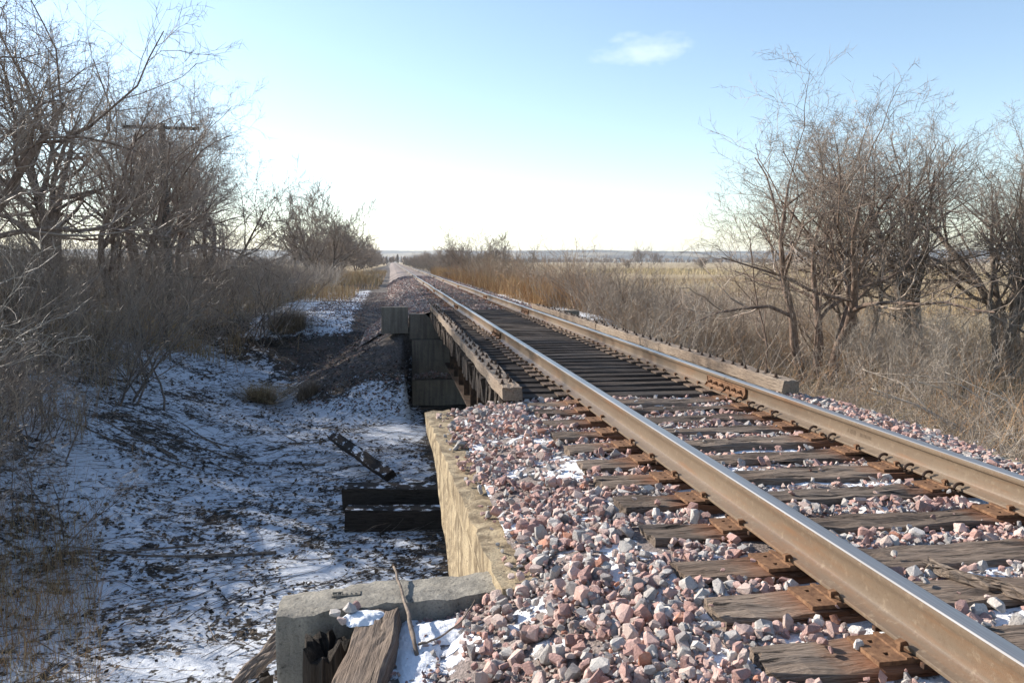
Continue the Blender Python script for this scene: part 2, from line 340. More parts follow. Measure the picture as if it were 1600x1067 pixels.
# ------------------------------------------------------------------ railway: ballast, ties, rails
RX = .7525; TIE_TOP = -.198
near_ties = [1.14, 1.60, 2.06, 2.43, 2.86, 3.26, 3.74, 4.22, 4.67, 5.13, 5.57, 6.02, 6.47, 6.92, 7.34]   # tie centres before the bridge
bridge_ties = list(np.arange(7.80, 22.15, .345))
far_ties = list(np.arange(22.65, 62, .50))
def bal(x, y):
    ax = np.abs(x); z = -.245 - np.clip(ax - 1.30, 0, .2) * .10
    z = z - np.clip(ax - 1.5, 0, 9) * .19
    z = np.where((x < -1.5) & (y < 4.3), z - np.clip(-x - 1.75, 0, 9) * .24 * sstep(4.4, 3.6, y), z)
    z = np.where(y > 20, z - np.clip(ax - 2.0, 0, 9) * .42, z)
    return z + .035 * fbm(x, y, 2.1, 51, 3) + .03 * fbm(x, y, 7, 52, 2)
def bed(name, xs, ys):
    X, Y = np.meshgrid(xs, ys); Z = bal(X, Y); I = np.arange(X.size).reshape(X.shape)
    Q = np.stack([I[:-1, :-1], I[:-1, 1:], I[1:, 1:], I[1:, :-1]], -1).reshape(-1, 4)
    sn = .60 + .25 * fbm(X, Y, .9, 61)
    sn = np.where(np.abs(X) < 1.25, sn + .04, sn - .06); sn = np.where(Y > 20, .22, sn)
    qx = X.ravel()[Q].mean(1); qy = Y.ravel()[Q].mean(1); Q = Q[((qx > -1.97) | (qy < 3.7) | (qy > 20)) & ((qx < 1.97) | (qy > 20)) & ~((np.abs(qx) > 2.1) & (qy > 20) & (qy < 23.1))]
    o = obj(name, mesh(name, np.stack([X.ravel(), Y.ravel(), Z.ravel()], 1), [Q], M['bed'], smooth=True, attrs={'snow': sn.ravel()})); o['kind'] = 'structure'
    return o
bed_near = bed('ballast_bed', np.linspace(-2.36, 2.3, 94), np.linspace(-1.5, 7.72, 186))
bed_far = bed('ballast_bed', np.linspace(-3.5, 3.5, 58), np.concatenate([np.arange(22.25, 70, .25), np.geomspace(70, 1500, 60)]))
# stones
def hulls(k, n=13):
    import bmesh
    out = []
    for i in range(k):
        bm = bmesh.new(); p = rng.normal(size=(n, 3)); p /= np.linalg.norm(p, axis=1)[:, None]
        p = np.sign(p) * np.abs(p) ** .62; p *= np.array([1, rng.uniform(.6, .95), rng.uniform(.42, .75)]) * .5
        for v in p: bm.verts.new(v)
        bmesh.ops.convex_hull(bm, input=bm.verts)
        bmesh.ops.delete(bm, geom=[v for v in bm.verts if not v.link_faces], context='VERTS')
        bmesh.ops.triangulate(bm, faces=bm.faces); bm.verts.index_update()
        out.append((np.array([v.co[:] for v in bm.verts]), np.array([[v.index for v in f.verts] for f in bm.faces]))); bm.free()
    return out
HU = hulls(36, 18); HM = hulls(30, 11); HL = hulls(24, 8)
PAL = 1.14 * np.array([(.44, .275, .24), (.50, .345, .305), (.39, .25, .225), (.48, .385, .345), (.40, .385, .37), (.34, .33, .325), (.50, .475, .45), (.30, .20, .18), (.27, .25, .245), (.52, .39, .35), (.40, .20, .14)])
PW = np.array([.15, .15, .11, .12, .13, .09, .07, .06, .04, .06, .02]); PW /= PW.sum()
def rotm(n):
    q = rng.normal(size=(n, 4)); q /= np.linalg.norm(q, axis=1)[:, None]; w_, x, y, z = q.T
    return np.stack([1-2*(y*y+z*z), 2*(x*y-z*w_), 2*(x*z+y*w_), 2*(x*y+z*w_), 1-2*(x*x+z*z), 2*(y*z-x*w_), 2*(x*z-y*w_), 2*(y*z+x*w_), 1-2*(x*x+y*y)], 1).reshape(n, 3, 3)
def merged_stones(P, S, src, dull=1.):
    Vs, Ts, Cs = [], [], []; n0 = 0; var = rng.integers(0, len(src), len(P)); RM = rotm(len(P))
    C_ = PAL[rng.choice(len(PAL), len(P), p=PW)] * rng.uniform(.78, 1.15, (len(P), 1)) * dull
    for k, (hv, ht) in enumerate(src):
        ix = np.where(var == k)[0]
        if not len(ix): continue
        V = np.einsum('nij,vj->nvi', RM[ix], hv) * S[ix, None, None]; V[:, :, 2] *= .82; V += P[ix, None]
        T = ht[None] + (np.arange(len(ix)) * len(hv))[:, None, None] + n0
        Vs.append(V.reshape(-1, 3)); Ts.append(T.reshape(-1, 3)); Cs.append(np.repeat(C_[ix], len(hv), 0)); n0 += len(ix) * len(hv)
    return np.vstack(Vs), np.vstack(Ts), np.vstack(Cs)
near_t = np.array(near_ties)
def scatter_near(n):
    x = rng.uniform(-2.28, 2.22, n); y = rng.uniform(.9, 7.7, n)
    s = np.clip(rng.lognormal(math.log(.034), .52, n), .010, .085)
    ax = np.abs(x); dt = np.min(np.abs(y[:, None] - near_t[None]), 1)
    ok = ~((ax < 1.36) & (dt < .118 + s * .28)) | ((rng.random(n) < .018) & (s < .05))
    ok &= ~(np.abs(ax - RX) < .105 + s * .3)
    sn = fbm(x, y, 1.35, 88, 3) + .5 * fbm(x, y, 4.5, 89, 2)              # gaps where snow lies
    ok &= (sn < .13) | (rng.random(n) < .16)
    ok &= ~((x < -1.9) & (y < 3.5) & (rng.random(n) < .45))
    edge = 2.05 + (y - 3.8) * .0388; wallz = (y > 3.6) | (x > 0); ok &= ~((ax > edge - .19) & wallz & (rng.random(n) < .80 * np.clip((ax - edge + .19) / .10, .2, 1))); ok &= ~((ax > edge - .035) & wallz)
    x, y, s = x[ok], y[ok], s[ok]; on_tie = (np.abs(x) < 1.36) & (np.min(np.abs(y[:, None] - near_t[None]), 1) < .12)
    z = bal(x, y) + s * .18 + rng.uniform(-.012, .03, len(x)); z = np.where(on_tie, TIE_TOP + s * .3, z); z = np.where((np.abs(x) > 2.05 + (y - 3.8) * .0388 - .24) & ((y > 3.6) | (x > 0)), np.maximum(z, -.372 + s * .22), z)
    # heap a little between the ties and along the shoulder
    z += np.where(np.abs(x) < 1.3, .002, .010)
    return np.stack([x, y, z], 1), s
P1, S1 = scatter_near(50000)
dist = np.linalg.norm(P1 - np.array(cam.location), axis=1)
vis = (P1[:, 1] > 2.45) | (P1[:, 0] > .4)
score = np.where(vis & (P1[:, 2] > bal(P1[:, 0], P1[:, 1]) + .012), S1 / dist, 0)
top = np.argsort(-score)[:300]; rest = np.setdiff1d(np.arange(len(P1)), top)
pick = []
for k in range(36):
    hv, ht = HU[k]; c = PAL[rng.choice(len(PAL), p=PW)] * rng.uniform(.8, 1.15)
    pick.append(mesh('stone', hv, [ht], M['stone'], colr=np.tile(c, (len(hv), 1))))
for i in top:
    e = rng.uniform(0, 6.28, 3)
    obj('stone', pick[rng.integers(0, 36)], bed_near, P1[i], (e[0], e[1], e[2]), float(S1[i]))
hi = (dist[rest] < 4.5) & (P1[rest, 1] > 2.3); parts_ = [merged_stones(P1[rest[hi]], S1[rest[hi]], HU), merged_stones(P1[rest[~hi]], S1[rest[~hi]], HM)]
V = np.vstack([p[0] for p in parts_]); T = np.vstack([parts_[0][1], parts_[1][1] + len(parts_[0][0])]); Cc = np.vstack([p[2] for p in parts_])
tag(obj('loose_stones', mesh('loose_stones', V, [T], M['stone'], colr=Cc), bed_near), None, kind='stuff')
# fine gravel at the toe and on the near fill
n = 9000; x = rng.uniform(-2.75, -1.75, n); y = rng.uniform(2.2, 3.75, n); ok = (fbm(x, y, 1.6, 95, 3) < .06) & ((x > -2.45) | (rng.random(n) < .15)); x, y = x[ok], y[ok]
s = np.clip(rng.lognormal(math.log(.016), .5, len(x)), .006, .05); z = np.maximum(bal(x, y), -.555) + s * .2
V, T, Cc = merged_stones(np.stack([x, y, z], 1), s, HL, .8)
tag(obj('fine_gravel', mesh('fine_gravel', V, [T], M['stone'], colr=Cc), bed_near), None, kind='stuff')
# far ballast
n = 17000; y = 22.3 + (rng.random(n) ** 1.7) * 50; x = rng.uniform(-3.45, 3.45, n); s = np.clip(rng.lognormal(math.log(.058), .3, n), .03, .11) * (1 + (y - 22) / 70)
ok = ~(np.abs(np.abs(x) - RX) < .11) & ~((np.abs(x) > 2.05) & (y < 23.1)); ft = np.array(far_ties); dt = np.min(np.abs(y[:, None] - ft[None]), 1); ok &= ~((np.abs(x) < 1.3) & (dt < .10) & (y < 30) & (rng.random(n) < .8))
x, y, s = x[ok], y[ok], s[ok]; z = bal(x, y) + s * .2 + np.where(np.abs(x) < 1.3, .03, .01)
V, T, Cc = merged_stones(np.stack([x, y, z], 1), s, HL, .74)
tag(obj('loose_stones', mesh('loose_stones', V, [T], M['stone'], colr=Cc), bed_far), None, kind='stuff')
# stones spilled down the far slope and the creek bank below it
n = 10000; x = -2.4 - rng.random(n) * 3.6; y = rng.uniform(19.0, 34, n); s = np.clip(rng.lognormal(math.log(.05), .4, n), .02, .12)
y = 19 + rng.random(n) ** 1.3 * 32
z = terrain(x, y); ok = (z + .9 * fbm(x, y, .8, 71, 4) > -2.35) & ~((x > -2.9) & (y > 21.4) & (y < 22.5)) & (x > -2.6 - (y - 18) * .35 - 2.2); x, y, s, z = x[ok], y[ok], s[ok], z[ok] + .01
V, T, Cc = merged_stones(np.stack([x, y, z], 1), s, HL, .50)
tag(obj('loose_stones', mesh('loose_stones', V, [T], M['stone'], colr=Cc), bed_far), None, kind='stuff')

def timber_mesh(name, lx, ly, lz, mat, seed, axis=0, nseg=22, rough=.006, split=True):
    """weathered squared timber, its length along x (or y), top at z = 0"""
    r = np.random.default_rng(seed); prof = []
    b = .012
    for (cx_, cz_) in ((-ly/2, -lz), (ly/2, -lz), (ly/2, 0), (-ly/2, 0)):
        sx, sz = np.sign(cx_), (1 if cz_ == 0 else -1)
        if sz < 0: prof += [(cx_ , cz_ + b), (cx_ - sx * b, cz_)] if sx < 0 else [(cx_ - b, cz_), (cx_, cz_ + b)]
        else: prof += [(cx_, cz_ - b), (cx_ - b, cz_)] if sx > 0 else [(cx_ + b, cz_), (cx_, cz_ - b)]
        if sz > 0 and sx > 0: prof += [(ly/2 - ly*f, 0) for f in (.22, .36, .5, .64, .78)]
    prof = np.array(prof); k = len(prof); xs = np.linspace(-lx/2, lx/2, nseg)
    V = []
    for i, x in enumerate(xs):
        j = r.normal(0, rough, (k, 2)); p = prof + j * np.array([1, .8])
        wob = .008 * sin(i * .7 + seed) ; p = p + np.array([wob, 0])
        if split: p[6:13, 1] -= np.abs(r.normal(0, rough * 1.3, len(p[6:13])))
        xe = x + (r.normal(0, .010, k) if i in (0, nseg - 1) else 0)
        V.append(np.stack([np.broadcast_to(xe, (k,)), p[:, 0], p[:, 1]], 1))
    V = np.vstack(V); Q = [(i*k+j, i*k+(j+1) % k, (i+1)*k+(j+1) % k, (i+1)*k+j) for i in range(nseg-1) for j in range(k)]
    c0 = V[:k].mean(0); c1 = V[-k:].mean(0); V = np.vstack([V, c0, c1]); n = nseg * k
    T = [(n, (j+1) % k, j) for j in range(k)] + [(n+1, n-k+j, n-k+(j+1) % k) for j in range(k)]
    if axis == 1: V = np.stack([-V[:, 1], V[:, 0], V[:, 2]], 1)
    return mesh(name, V, [np.array(Q), np.array(T)], M[mat])
# tie plate with square spike holes, spikes
def plate_mesh():
    mb = MB(); xs = [-.20, -.150, -.130, .130, .150, .20]; ys = [-.095, -.055, -.035, .035, .055, .095]
    for i in range(5):
        for j in range(5):
            if i in (1, 3) and j in (1, 3): continue
            mb.box((xs[i], ys[j], 0), (xs[i+1], ys[j+1], .016))
    mb.box((-.100, -.095, .016), (-.079, .095, .024)); mb.box((.079, -.095, .016), (.100, .095, .024))
    return mb
def spike_mesh():       # shank at origin, head reaching towards +x over the rail foot
    mb = MB()
    mb.box((-.008, -.008, -.03), (.008, .008, .036))
    V = np.array([(-.012,-.013,.030),(.030,-.010,.026),(.030,.010,.026),(-.012,.013,.030),(-.011,-.011,.044),(.012,-.012,.047),(.026,-.007,.036),(.026,.007,.036),(.012,.012,.047),(-.011,.011,.044)])
    mb.add(V, [(0,3,2,1),(0,1,6,5),(3,8,7,2),(1,2,7,6),(5,6,7,8),(4,5,8,9),(0,4,9,3)], [(0,5,4),(3,9,8)])
    return mb.mesh('spike', M['rust'])
PLATE = plate_mesh().mesh('tie_plate', M['rust']); PLATE_B = plate_mesh().mesh('tie_plate', M['rust_dull']); SPIKE = spike_mesh()
TIES = [timber_mesh('railroad_tie', 2.62, .225, .18, 'tie_wood', 100 + i, rough=.006) for i in range(6)]
BTIES = [timber_mesh('railroad_tie', 3.06, .205, .29, 'bridge_tie_wood', 200 + i, rough=.004, nseg=10) for i in range(4)]
def build_tie(y, meshes, label, group, detail=2, skew=.012, dz=0.):
    i = random.randrange(len(meshes))
    t = thing('railroad_tie', label, 'railroad tie', (random.uniform(-.02, .02), y, TIE_TOP + dz), (0, random.uniform(-.003, .003), random.uniform(-skew, skew) + .004), group)
    obj('timber', meshes[i], t, (0, 0, 0), (0, 0, pi * random.randrange(2)))
    if detail:
        for sx in (-1, 1):
            p = obj('tie_plate', PLATE_B if 7.7 < y < 22.2 else PLATE, t, (sx * RX, random.uniform(-.008, .008), .0008 - dz), (0, 0, random.uniform(-.03, .03)))
            if detail > 1:
                for (px, py, ry) in ((-.090, -.045, 0), (.090, .045, pi), ):
                    obj('spike', SPIKE, p, (px, py + random.uniform(-.004, .004), .010 + random.uniform(-.008, .004)), (0, 0, ry + random.uniform(-.25, .25)))
    return t
ORD = 'first second third fourth fifth sixth seventh eighth ninth tenth eleventh twelfth thirteenth fourteenth fifteenth sixteenth seventeenth eighteenth nineteenth twentieth'.split()
ORD += ['twenty ' + o_ for o_ in ORD[:9]] + ['thirtieth'] + ['thirty ' + o_ for o_ in ORD[:9]] + ['fortieth'] + ['forty ' + o_ for o_ in ORD[:9]]
for i, y in enumerate(near_ties): build_tie(y, TIES, 'weathered tie in pink ballast with rusty plates, %s back from the dark header timber' % ORD[len(near_ties) - 1 - i], 'ties bedded in the near ballast', 2, .016, random.uniform(-.006, .004))
for i, y in enumerate(bridge_ties): build_tie(y, BTIES, 'dark open deck tie under the guard timbers, %s out from the dark header timber' % ORD[i], 'open deck ties on the bridge', 2 if y < 19 else 1, .004)
for y in far_ties[:46]: build_tie(y, TIES[:2], 'half buried wooden tie in the ballast beyond the bridge', 'ties beyond the bridge', 1 if y < 34 else 0, .012)

JL = [-1.0, 13.65, 22.4, 34.4]; JR = [-4.4, 7.50, 19.7, 28.4, 40.2]
while JL[-1] < 150: JL.append(JL[-1] + 11.9)
while JR[-1] < 150: JR.append(JR[-1] + 11.9)
PROF = np.array([(-.0375,-.014),(-.0365,-.007),(-.031,-.0025),(-.016,-.0006),(0,0),(.016,-.0006),(.031,-.0025),(.0365,-.007),(.0375,-.014),(.0375,-.032),(.0355,-.036),(.016,-.047),(.0105,-.056),(.0085,-.075),(.0085,-.105),(.0095,-.130),(.013,-.142),(.022,-.150),(.0755,-.164),(.0765,-.167),(.0765,-.1775),(-.0765,-.1775),(-.0765,-.167),(-.0755,-.164),(-.022,-.150),(-.013,-.142),(-.0095,-.130),(-.0085,-.105),(-.0085,-.075),(-.0105,-.056),(-.016,-.047),(-.0355,-.036),(-.0375,-.032)])
def rail_dz(y, J):
    d = np.zeros_like(y)
    for j in J: d -= (.004 if j < 22 else .020) * np.exp(-np.abs(y - j) / 1.3)
    return d
def rail(side, J, label):
    t = thing('steel_rail', label, 'rail', (side * RX, 0, 0))
    cuts = J + [1400.]
    for a, b in zip(cuts[:-1], cuts[1:]):
        ys = np.arange(a + .004, b - .004, .5) if b < 400 else np.concatenate([np.arange(a, 300, 4.), np.geomspace(300, b, 20)])
        ys = np.append(ys[:-1] if b - ys[-1] < .2 and b < 400 else ys, b - .004)
        dz = rail_dz(ys, J); dx = .010 * np.sin(ys * .21 + side) * sstep(18, 40, ys)
        k = len(PROF); V = np.stack([PROF[None, :, 0] + dx[:, None], np.repeat(ys[:, None], k, 1), PROF[None, :, 1] + dz[:, None]], -1).reshape(-1, 3)
        n = len(ys); I = np.arange(n * k).reshape(n, k); J2 = np.roll(I, -1, 1)
        Q = np.stack([I[:-1], I[1:], J2[1:], J2[:-1]], -1)
        mi = np.zeros((n - 1, k), int); mi[:, 1:7] = 1
        c = [V[:k].mean(0), V[-k:].mean(0)]
        T = [(n*k, j, (j+1) % k) for j in range(k)] + [(n*k+1, n*k-k+(j+1) % k, n*k-k+j) for j in range(k)]
        me = mesh('rail_section', np.vstack([V, c]), [Q.reshape(-1, 4), np.array(T)], [M['rail_side'], M['rail_top']], smooth=True, mi=np.concatenate([mi.ravel(), np.zeros(2*k, int)]), sharp=28)
        obj('rail_section', me, t)
    return t
rail_l = rail(-1, JL, 'tan sided steel rail running beside the tan concrete wing wall')
rail_r = rail(1, JR, 'rusty steel rail with bolted joint next to the far guard timber and brush')
# joint bars with bolts, rail anchors
def bar_mesh(s):
    mb = MB(); p = [(.010, -.058), (.030, -.046), (.034, -.050), (.026, -.066), (.024, -.128), (.040, -.148), (.060, -.156), (.060, -.149), (.014, -.138), (.011, -.10)]
    p = np.array(p); k = len(p); V = []
    for y in (-.46, .46): V.append(np.stack([s * p[:, 0], np.full(k, y), p[:, 1]], 1))
    Q = [(j, (j+1) % k, k+(j+1) % k, k+j) for j in range(k)]; mb.add(np.vstack(V + [[V[0].mean(0)], [V[1].mean(0)]]), Q, [(2*k, (j+1) % k, j) for j in range(k)] + [(2*k+1, k+j, k+(j+1) % k) for j in range(k)])
    return mb.mesh('joint_bar', M['rust'])
BAR = {s: bar_mesh(s) for s in (-1, 1)}
def bolt_mesh():
    mb = MB(); mb.tube([(0, 0, 0), (.022, 0, 0)], .019, 6); mb.tube([(.022, 0, 0), (.045, 0, 0)], .011, 8); return mb.mesh('track_bolt', M['rust'])
TB = bolt_mesh()
for t, J in ((rail_l, JL), (rail_r, JR)):
    for j in J:
        if j < 1 or j > 140: continue
        dz = float(rail_dz(np.array([j]), J)[0])
        for s in (-1, 1):
            b = obj('joint_bar', BAR[s], t, (0, j, dz))
            if j < 30:
                for q in (-.36, -.22, -.075, .075, .22, .36): obj('track_bolt', TB, b, (s * .0245, q, -.097), (random.uniform(0, 1), 0, 0 if s > 0 else pi))
def anchor_mesh():
    mb = MB(); th = np.linspace(-.25 * pi, 1.15 * pi, 11)
    P = np.stack([-.078 + .034 * -np.sin(th) * 1.0, 0 * th, -.166 + .030 * np.cos(th)], 1); mb.tube(P, .0095, 7)
    mb.box((-.085, -.010, -.196), (.085, .010, -.1785)); return mb.mesh('rail_anchor', M['dark_iron'])
AN = anchor_mesh()
for t, sx, lst in ((rail_r, 1, [2, 4, 5, 7, 8, 10, 12, 13]), (rail_l, 1, [3, 6, 9])):
    for i in lst:
        for d in (-.135, .135):
            if t is rail_l: obj('rail_anchor', AN, t, (0, near_ties[i] + d, 0), (0, 0, pi))
            else: obj('rail_anchor', AN, t, (0, near_ties[i] + d, 0))
# raised mill marks on the gauge side of the right rail's web: 1 0 0 and a row of tally strokes
yb = 5.35; marks = []
def stroke(y0, z0, y1, z1): mb = marks[-1]; mb.box((-.0105, min(y0, y1) - .0022, min(z0, z1) - .0022), (-.0075, max(y0, y1) + .0022, max(z0, z1) + .0022))
q = yb
marks.append(MB()); stroke(q, -.105, q, -.080); q -= .035
for _ in range(2):
    marks.append(MB()); stroke(q, -.105, q, -.080); stroke(q - .016, -.105, q - .016, -.080); stroke(q, -.080, q - .016, -.080); stroke(q, -.105, q - .016, -.105); q -= .04
q -= .04
for _ in range(9): marks.append(MB()); stroke(q, -.103, q, -.083); q -= .016
for mk in marks: mk.obj('mill_mark', M['rail_side'], rail_r)

# ------------------------------------------------------------------ bridge
br = thing('railway_bridge', 'rusty steel girder span carrying the open timber deck over the snowy creek bed', 'bridge', (0, 0, 0))
for sx in (-1, 1):
    mb = MB(); x = sx * .98
    mb.box((x - .16, 7.95, -.535), (x + .16, 22.0, -.505)); mb.box((x - .012, 7.95, -1.62), (x + .012, 22.0, -.535)); mb.box((x - .17, 7.95, -1.66), (x + .17, 22.0, -1.62))
    gd = mb.obj('girder', M['girder_steel'], br)
    for y in np.arange(8.2, 22, 1.36):
        m2 = MB()
        for s in (-1, 1): m2.box((x + s * .014 if s > 0 else x - .13, y - .006, -1.618), (x + .13 if s > 0 else x - .014, y + .006, -.537))
        m2.obj('stiffener', M['girder_steel'], gd)
for y in np.arange(8.9, 21.5, 2.72):
    mb = MB()
    mb.tube([(-.96, y, -.62), (.96, y, -1.55)], .035, 4); mb.tube([(-.96, y + .05, -1.55), (.96, y + .05, -.62)], .035, 4); mb.tube([(-.96, y, -1.57), (.96, y, -1.57)], .035, 4)
    mb.obj('cross_brace', M['girder_steel'], br)
for sx, lab in ((-1, 'weathered guard timber studded with bolts along the deck edge over the creek bed'), (1, 'weathered guard timber on the deck edge beside the dry brush')):
    t = thing('guard_timber', lab, 'timber', (sx * 1.43, 0, -.060))
    cuts = [7.52, 11.3, 15.0, 18.4, 22.2]
    for i in range(4):
        me = timber_mesh('timber_section', cuts[i+1] - cuts[i] - .008, .19, .132, 'guard_wood', 300 + i + 7 * sx, axis=1, nseg=26, rough=.0035)
        obj('timber_section', me, t, (random.uniform(-.006, .006), (cuts[i] + cuts[i+1]) / 2, random.uniform(-.004, .004)))
    mb = MB(); mb.tube([(0, 0, 0), (0, 0, .006)], .030, 8); mb.tube([(0, 0, .006), (0, 0, .026)], .017, 6); mb.tube([(0, 0, .026), (0, 0, .045)], .009, 6); B = mb.mesh('bolt', M['dark_iron'])
    for i, y in enumerate(np.arange(7.72, 22.1, .345)):
        obj('bolt', B, t, (random.uniform(.02, .06) * (1 if i % 2 else -1), y + random.uniform(-.05, .05), -.004), (0, 0, random.random()))
        if i % 2 or sx < 0: obj('bolt', B, t, (random.uniform(.02, .07) * (-1 if i % 2 else 1), y + random.uniform(.05, .16), -.006), (random.uniform(-.1, .1), 0, random.random()))

# ------------------------------------------------------------------ concrete
def rough_block(name, poly_fn, mat, parent, seed=0, jit=.008, loc=(0, 0, 0)):
    """poly_fn(u, v, w) maps the unit box to the shape; a subdivided box with worn edges"""
    nu, nv, nw = poly_fn.n; r = np.random.default_rng(seed); idx = {}; V = []; Q = []
    def vid(i, j, k):
        if (i, j, k) not in idx:
            u, v, w_ = i / nu, j / nv, k / nw; e = sum(1 for a, n_ in ((i, nu), (j, nv), (k, nw)) if a in (0, n_))
            p = np.array(poly_fn(u, v, w_), float); c = np.array(poly_fn(.5, v, .5))
            p += r.normal(0, jit * .45, 3)
            if e >= 2: p += (np.array(poly_fn(.5, v if j not in (0, nv) else .5, .5)) - p) / (np.linalg.norm(np.array(poly_fn(.5, .5, .5)) - p) + 1e-6) * abs(r.normal(.004, .005))
            idx[(i, j, k)] = len(V); V.append(p)
        return idx[(i, j, k)]
    for i in range(nu):
        for j in range(nv):
            Q.append((vid(i, j, 0), vid(i, j+1, 0), vid(i+1, j+1, 0), vid(i+1, j, 0))); Q.append((vid(i, j, nw), vid(i+1, j, nw), vid(i+1, j+1, nw), vid(i, j+1, nw)))
    for i in range(nu):
        for k in range(nw):
            Q.append((vid(i, 0, k), vid(i+1, 0, k), vid(i+1, 0, k+1), vid(i, 0, k+1))); Q.append((vid(i, nv, k), vid(i, nv, k+1), vid(i+1, nv, k+1), vid(i+1, nv, k)))
    for j in range(nv):
        for k in range(nw):
            Q.append((vid(0, j, k), vid(0, j, k+1), vid(0, j+1, k+1), vid(0, j+1, k))); Q.append((vid(nu, j, k), vid(nu, j+1, k), vid(nu, j+1, k+1), vid(nu, j, k+1)))
    o = obj(name, mesh(name, V, [np.array(Q)], M[mat], smooth=True, sharp=24), parent, loc); return o
def F(n, fn): fn.n = n; return fn
na = thing('near_abutment', 'tan weathered concrete abutment wall holding back the near pink ballast', 'abutment')
# wing wall: outer face runs from (-2.05, 3.8) to (-2.215, 8.05); its far end leans back towards the fill as it goes down
def wing(sx):
    def fn(u, v, w_):      # u through thickness (0 outer), v along, w up
        ztop = -.37; zbot = -3.1; z = zbot + (ztop - zbot) * w_
        yfar = 8.05 - (ztop - z) * (2.05 if sx < 0 else .3); yfar = max(yfar, 5.2); ynear = 3.55 if sx < 0 else -2.
        y = ynear + (yfar - ynear) * v
        xo = 2.05 + (y - 3.8) / 4.25 * .165 + (.03 if w_ > .93 else 0)
        return (sx * (xo - u * .26), y, z)
    return F((3, 40 if sx < 0 else 60, 20), fn)
rough_block('wing_wall', wing(-1), 'concrete_tan', na, 1, .016)
rough_block('wing_wall', wing(1), 'concrete_tan', na, 2, .009)
rough_block('backwall', F((24, 2, 8), lambda u, v, w_: (-1.80 + 3.6 * u, 7.76 + .17 * v, -3.1 + 2.52 * w_)), 'concrete_dark', na, 3)
rough_block('bridge_seat', F((24, 3, 8), lambda u, v, w_: (-1.78 + 3.56 * u, 7.97 + .5 * v, -3.1 + 1.42 * w_)), 'concrete_dark', na, 4)
o = obj('header_timber', timber_mesh('header_timber', 3.3, .2, .16, 'wet_timber', 411), None, (-.10, 7.60, -.36)); tag(o, 'dark header timber laid across the end of the ballast under the first bridge tie', 'timber')
fa = thing('far_abutment', 'dark stepped concrete abutment under the far end of the bridge', 'abutment')
rough_block('cap_wall', F((30, 3, 6), lambda u, v, w_: (-2.10 + 4.2 * u, 21.95 + .45 * v, -.98 + .68 * w_ - (.12 if .12 < u < .88 and w_ > .9 else 0))), 'concrete_dark', fa, 5, .006)
rough_block('stem_wall', F((30, 3, 8), lambda u, v, w_: (-2.04 + 4.08 * u, 21.72 + .6 * v, -2.02 + 1.03 * w_)), 'concrete_dark', fa, 6, .005)
rough_block('footing', F((30, 3, 8), lambda u, v, w_: (-2.06 + 4.12 * u, 21.32 + 1.0 * v, -3.4 + 1.37 * w_)), 'concrete_dark', fa, 7, .005)
for sx in (-1, 1): rough_block('wing_block', F((8, 5, 8), lambda u, v, w_, sx=sx: (sx * (2.13 + (.72 if sx < 0 else .5) * u), 21.9 + .4 * v, -.82 + (.72 if sx < 0 else .58) * w_)), 'concrete_dark', fa, 8 + sx, .005)
n = 420; x = -2.0 + rng.random(n) ** 1.4 * 1.6; y = 21.34 + rng.random(n) * .36; s = rng.uniform(.03, .09, n); z = -2.0 + rng.random(n) * .20 * np.clip(1 - np.abs(x + 1.45) / .8, .05, 1)
V, T, Cc = merged_stones(np.stack([x, y, z], 1), s, HL, .8); tag(obj('gravel_pile', mesh('gravel_pile', V, [T], M['stone'], colr=Cc), fa), None, kind='stuff')
# old retaining wall across the shoulder, with the stamped plate mark in its top
rw = thing('retaining_wall', 'grey concrete retaining wall with stamped mark, crossing the shoulder beside the rotten post', 'wall')
def rwf(u, v, w_):
    top = -.455 - .04 * sstep(.55, .0, np.float64(u)) + .03 * sstep(.7, 1., np.float64(u))
    return (-3.11 + 1.09 * u, 3.68 + .27 * v - .02 * u, -2.6 + (top + 2.6) * w_)
rough_block('wall', F((26, 7, 22), rwf), 'concrete_grey', rw, 12, .006)
mb = MB(); x0, y0, z0 = -2.86, 3.80, -.475
for a, b in (((0, 0), (.135, .004)), ((.131, 0), (.135, .05)), ((0, .046), (.05, .05))): mb.box((x0 + a[0], y0 + a[1], z0), (x0 + b[0], y0 + b[1], z0 + .012))
for i in range(11):
    a = x0 + .012 + i * .0105; mb.box((a, y0 + .010 + (i % 3) * .002, z0), (a + .0045, y0 + .022 + (i % 2) * .003, z0 + .011)); 
    if i % 2: mb.box((a, y0 + .028, z0), (a + .005, y0 + .040, z0 + .011))
mb.obj('stamped_mark', M['concrete_grey'], rw)

# ------------------------------------------------------------------ loose timbers, posts, sticks
def placed_timber(name, label, a, b, w_, h, mat, seed, roll=0., cat='timber', group=None, rough=.0028):
    a = np.array(a, float); b = np.array(b, float); d = b - a; Ln = np.linalg.norm(d)
    me = timber_mesh(name, Ln, w_, h, mat, seed, nseg=20, rough=rough); o = obj(name, me, None, (a + b) / 2)
    o.rotation_euler = (roll, -math.asin(d[2] / Ln), math.atan2(d[1], d[0])); return tag(o, label, cat, group)
placed_timber('old_beam', 'cracked grey squared beam lying against the retaining wall beside the snow', (-2.63, 3.64, -.475), (-2.80, 2.35, -.50), .20, .2, 'old_timber', 501, .10)
bpy.data.objects['old_beam'].data.materials[0] = M['old_timber_x']
placed_timber('fallen_timber', 'snow dusted dark timber on the creek bed, upper of the two stacked side by side', (-3.34, 12.40, -2.32), (-1.75, 12.2, -2.34), .30, .36, 'wet_timber', 502, .05)
placed_timber('fallen_timber', 'dark timber lying in front of the snow dusted one on the creek bed', (-3.25, 11.50, -2.40), (-1.7, 11.35, -2.42), .30, .32, 'wet_timber', 503, -.04)
